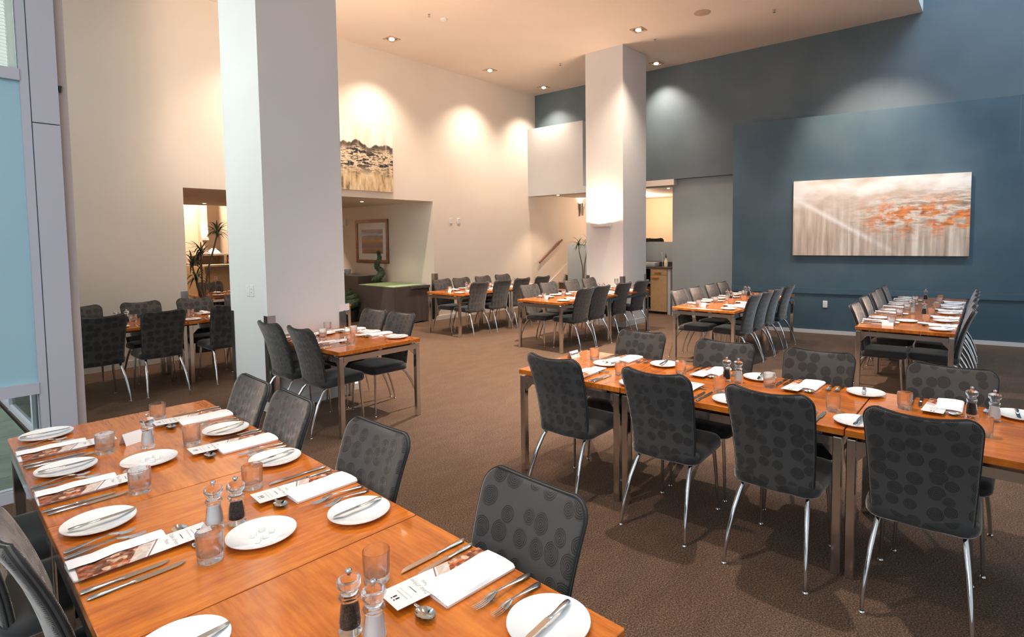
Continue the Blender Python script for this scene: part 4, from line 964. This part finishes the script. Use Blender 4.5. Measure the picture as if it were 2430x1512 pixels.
for t_ in (.12, .82): ob('bracket', MB().tube([(t_, 0, t_*.595-.05), (t_, -.06, t_*.595-.05), (t_, -.07, t_*.595-.02)], .007, 6).mesh('bracket', 'chrome', 60), hr)

# ---- service cabinet behind the opening
cb = ob('service_cabinet', None, loc=(11.12, 0, 0), label='tan service cabinet with open side shelves in the grey wall opening', cat='cabinet')
def cpart(name, u0, u1, v0, v1, z0, z1, m, par=None): return ob(name, MB().box(u0, u1, v0, v1, z0, z1).mesh(name, m), par or cb)
cpart('side_panel', 0, .45, 5.58, 5.65, 0, 1.0, 'alu_frame'); cpart('side_panel', 0, .45, 6.42, 6.44, .06, 1.0, 'laminate_tan'); cpart('divider', .01, .45, 6.05, 6.07, .06, 1.0, 'laminate_tan'); cpart('back_panel', .43, .45, 6.07, 6.42, .06, 1.0, 'dark_gap')
cpart('plinth', .04, .45, 5.65, 6.44, 0, .055, 'plastic_dark')
for z_ in (.06, .365, .665, .985): cpart('shelf', .01, .43, 6.07, 6.42, z_, z_+.018, 'laminate_tan')
dr = cpart('drawer', -.018, 0, 5.655, 6.048, .862, 1.0, 'laminate_tan'); cpart('handle', -.045, -.018, 5.79, 5.945, .905, .925, 'wood_long', dr)
dd = cpart('door', -.018, 0, 5.655, 6.048, .06, .855, 'laminate_tan'); cpart('handle', -.045, -.018, 5.855, 6.02, .79, .81, 'wood_long', dd)
cpart('countertop', -.035, .49, 5.56, 6.46, 1.0, 1.03, 'stone_top'); cpart('upstand', .44, .49, 5.56, 6.46, 1.03, 1.13, 'stone_top')
for k in range(3): S('book', MB().box(0, .16, 0, .022, 0, .2), 'book_brown', '%s brown folder leaning on the cabinet shelf' % ('first', 'second', 'third')[k], 'folder', loc=(11.16, 6.09+.028*k, .384), rot=(R_(-4), 0, 0))
bo = ob('syrup_bottle', MB().lathe([(0, 0), (.038, 0), (.04, .01), (.04, .11), (.034, .14), (.016, .175), (.014, .20), (0, .2)], 20).mesh('bottle', 'bottle_cream', 40), loc=(11.3, 5.78, 1.031), label='pale yellow bottle with dark pourer on the service cabinet', cat='bottle')
ob('pourer', MB().lathe([(0, .2), (.016, .2), (.016, .235), (.010, .26), (.006, .30), (0, .302)], 14).mesh('pourer', 'plastic_dark', 40), bo)
ob('label', MB().lathe([(.0405, .03), (.0405, .09)], 20).mesh('label', 'paper', 60), bo)
tr_ = ob('serving_tray', MB().slab(.26, .4, .03, [(0, .03), (.004, .025), (.085, .002), (.092, 0), (.092, .012), (.086, .014), (.01, .035)], 4).mesh('tray', 'china', 40), loc=(11.33, 6.2, 1.031), label='white rectangular dish on the service cabinet', cat='dish')
S('flower_stem', MB().tube([(0, 0, 0), (.005, .01, .17), (0, .02, .3)], .003, 6).lathe([(0, .29), (.012, .305), (0, .32)], 8, c=(0, .02, 0)), 'paper', 'thin white stem ornament beside the yellow bottle', 'ornament', 60, loc=(11.36, 5.89, 1.031))
for k, (u, v) in enumerate(((12.35, 6.62), (12.35, 7.0))):
    inst(CHAIR, (u, v, .72), R_(-90), 'charcoal chair top, %s above the service cabinet sill' % ('right one' if k == 0 else 'left one'), 'chair', 'chairs on the upper landing')
# floor box by the pillar table
S('cable_box', MB().slab(.12, .09, .01, [(0, 0), (.07, 0), (.08, .01)], 3), 'plastic_white', 'small white cable box on the carpet beside the white column', 'box', 40, loc=(3.55, 5.72, 0))
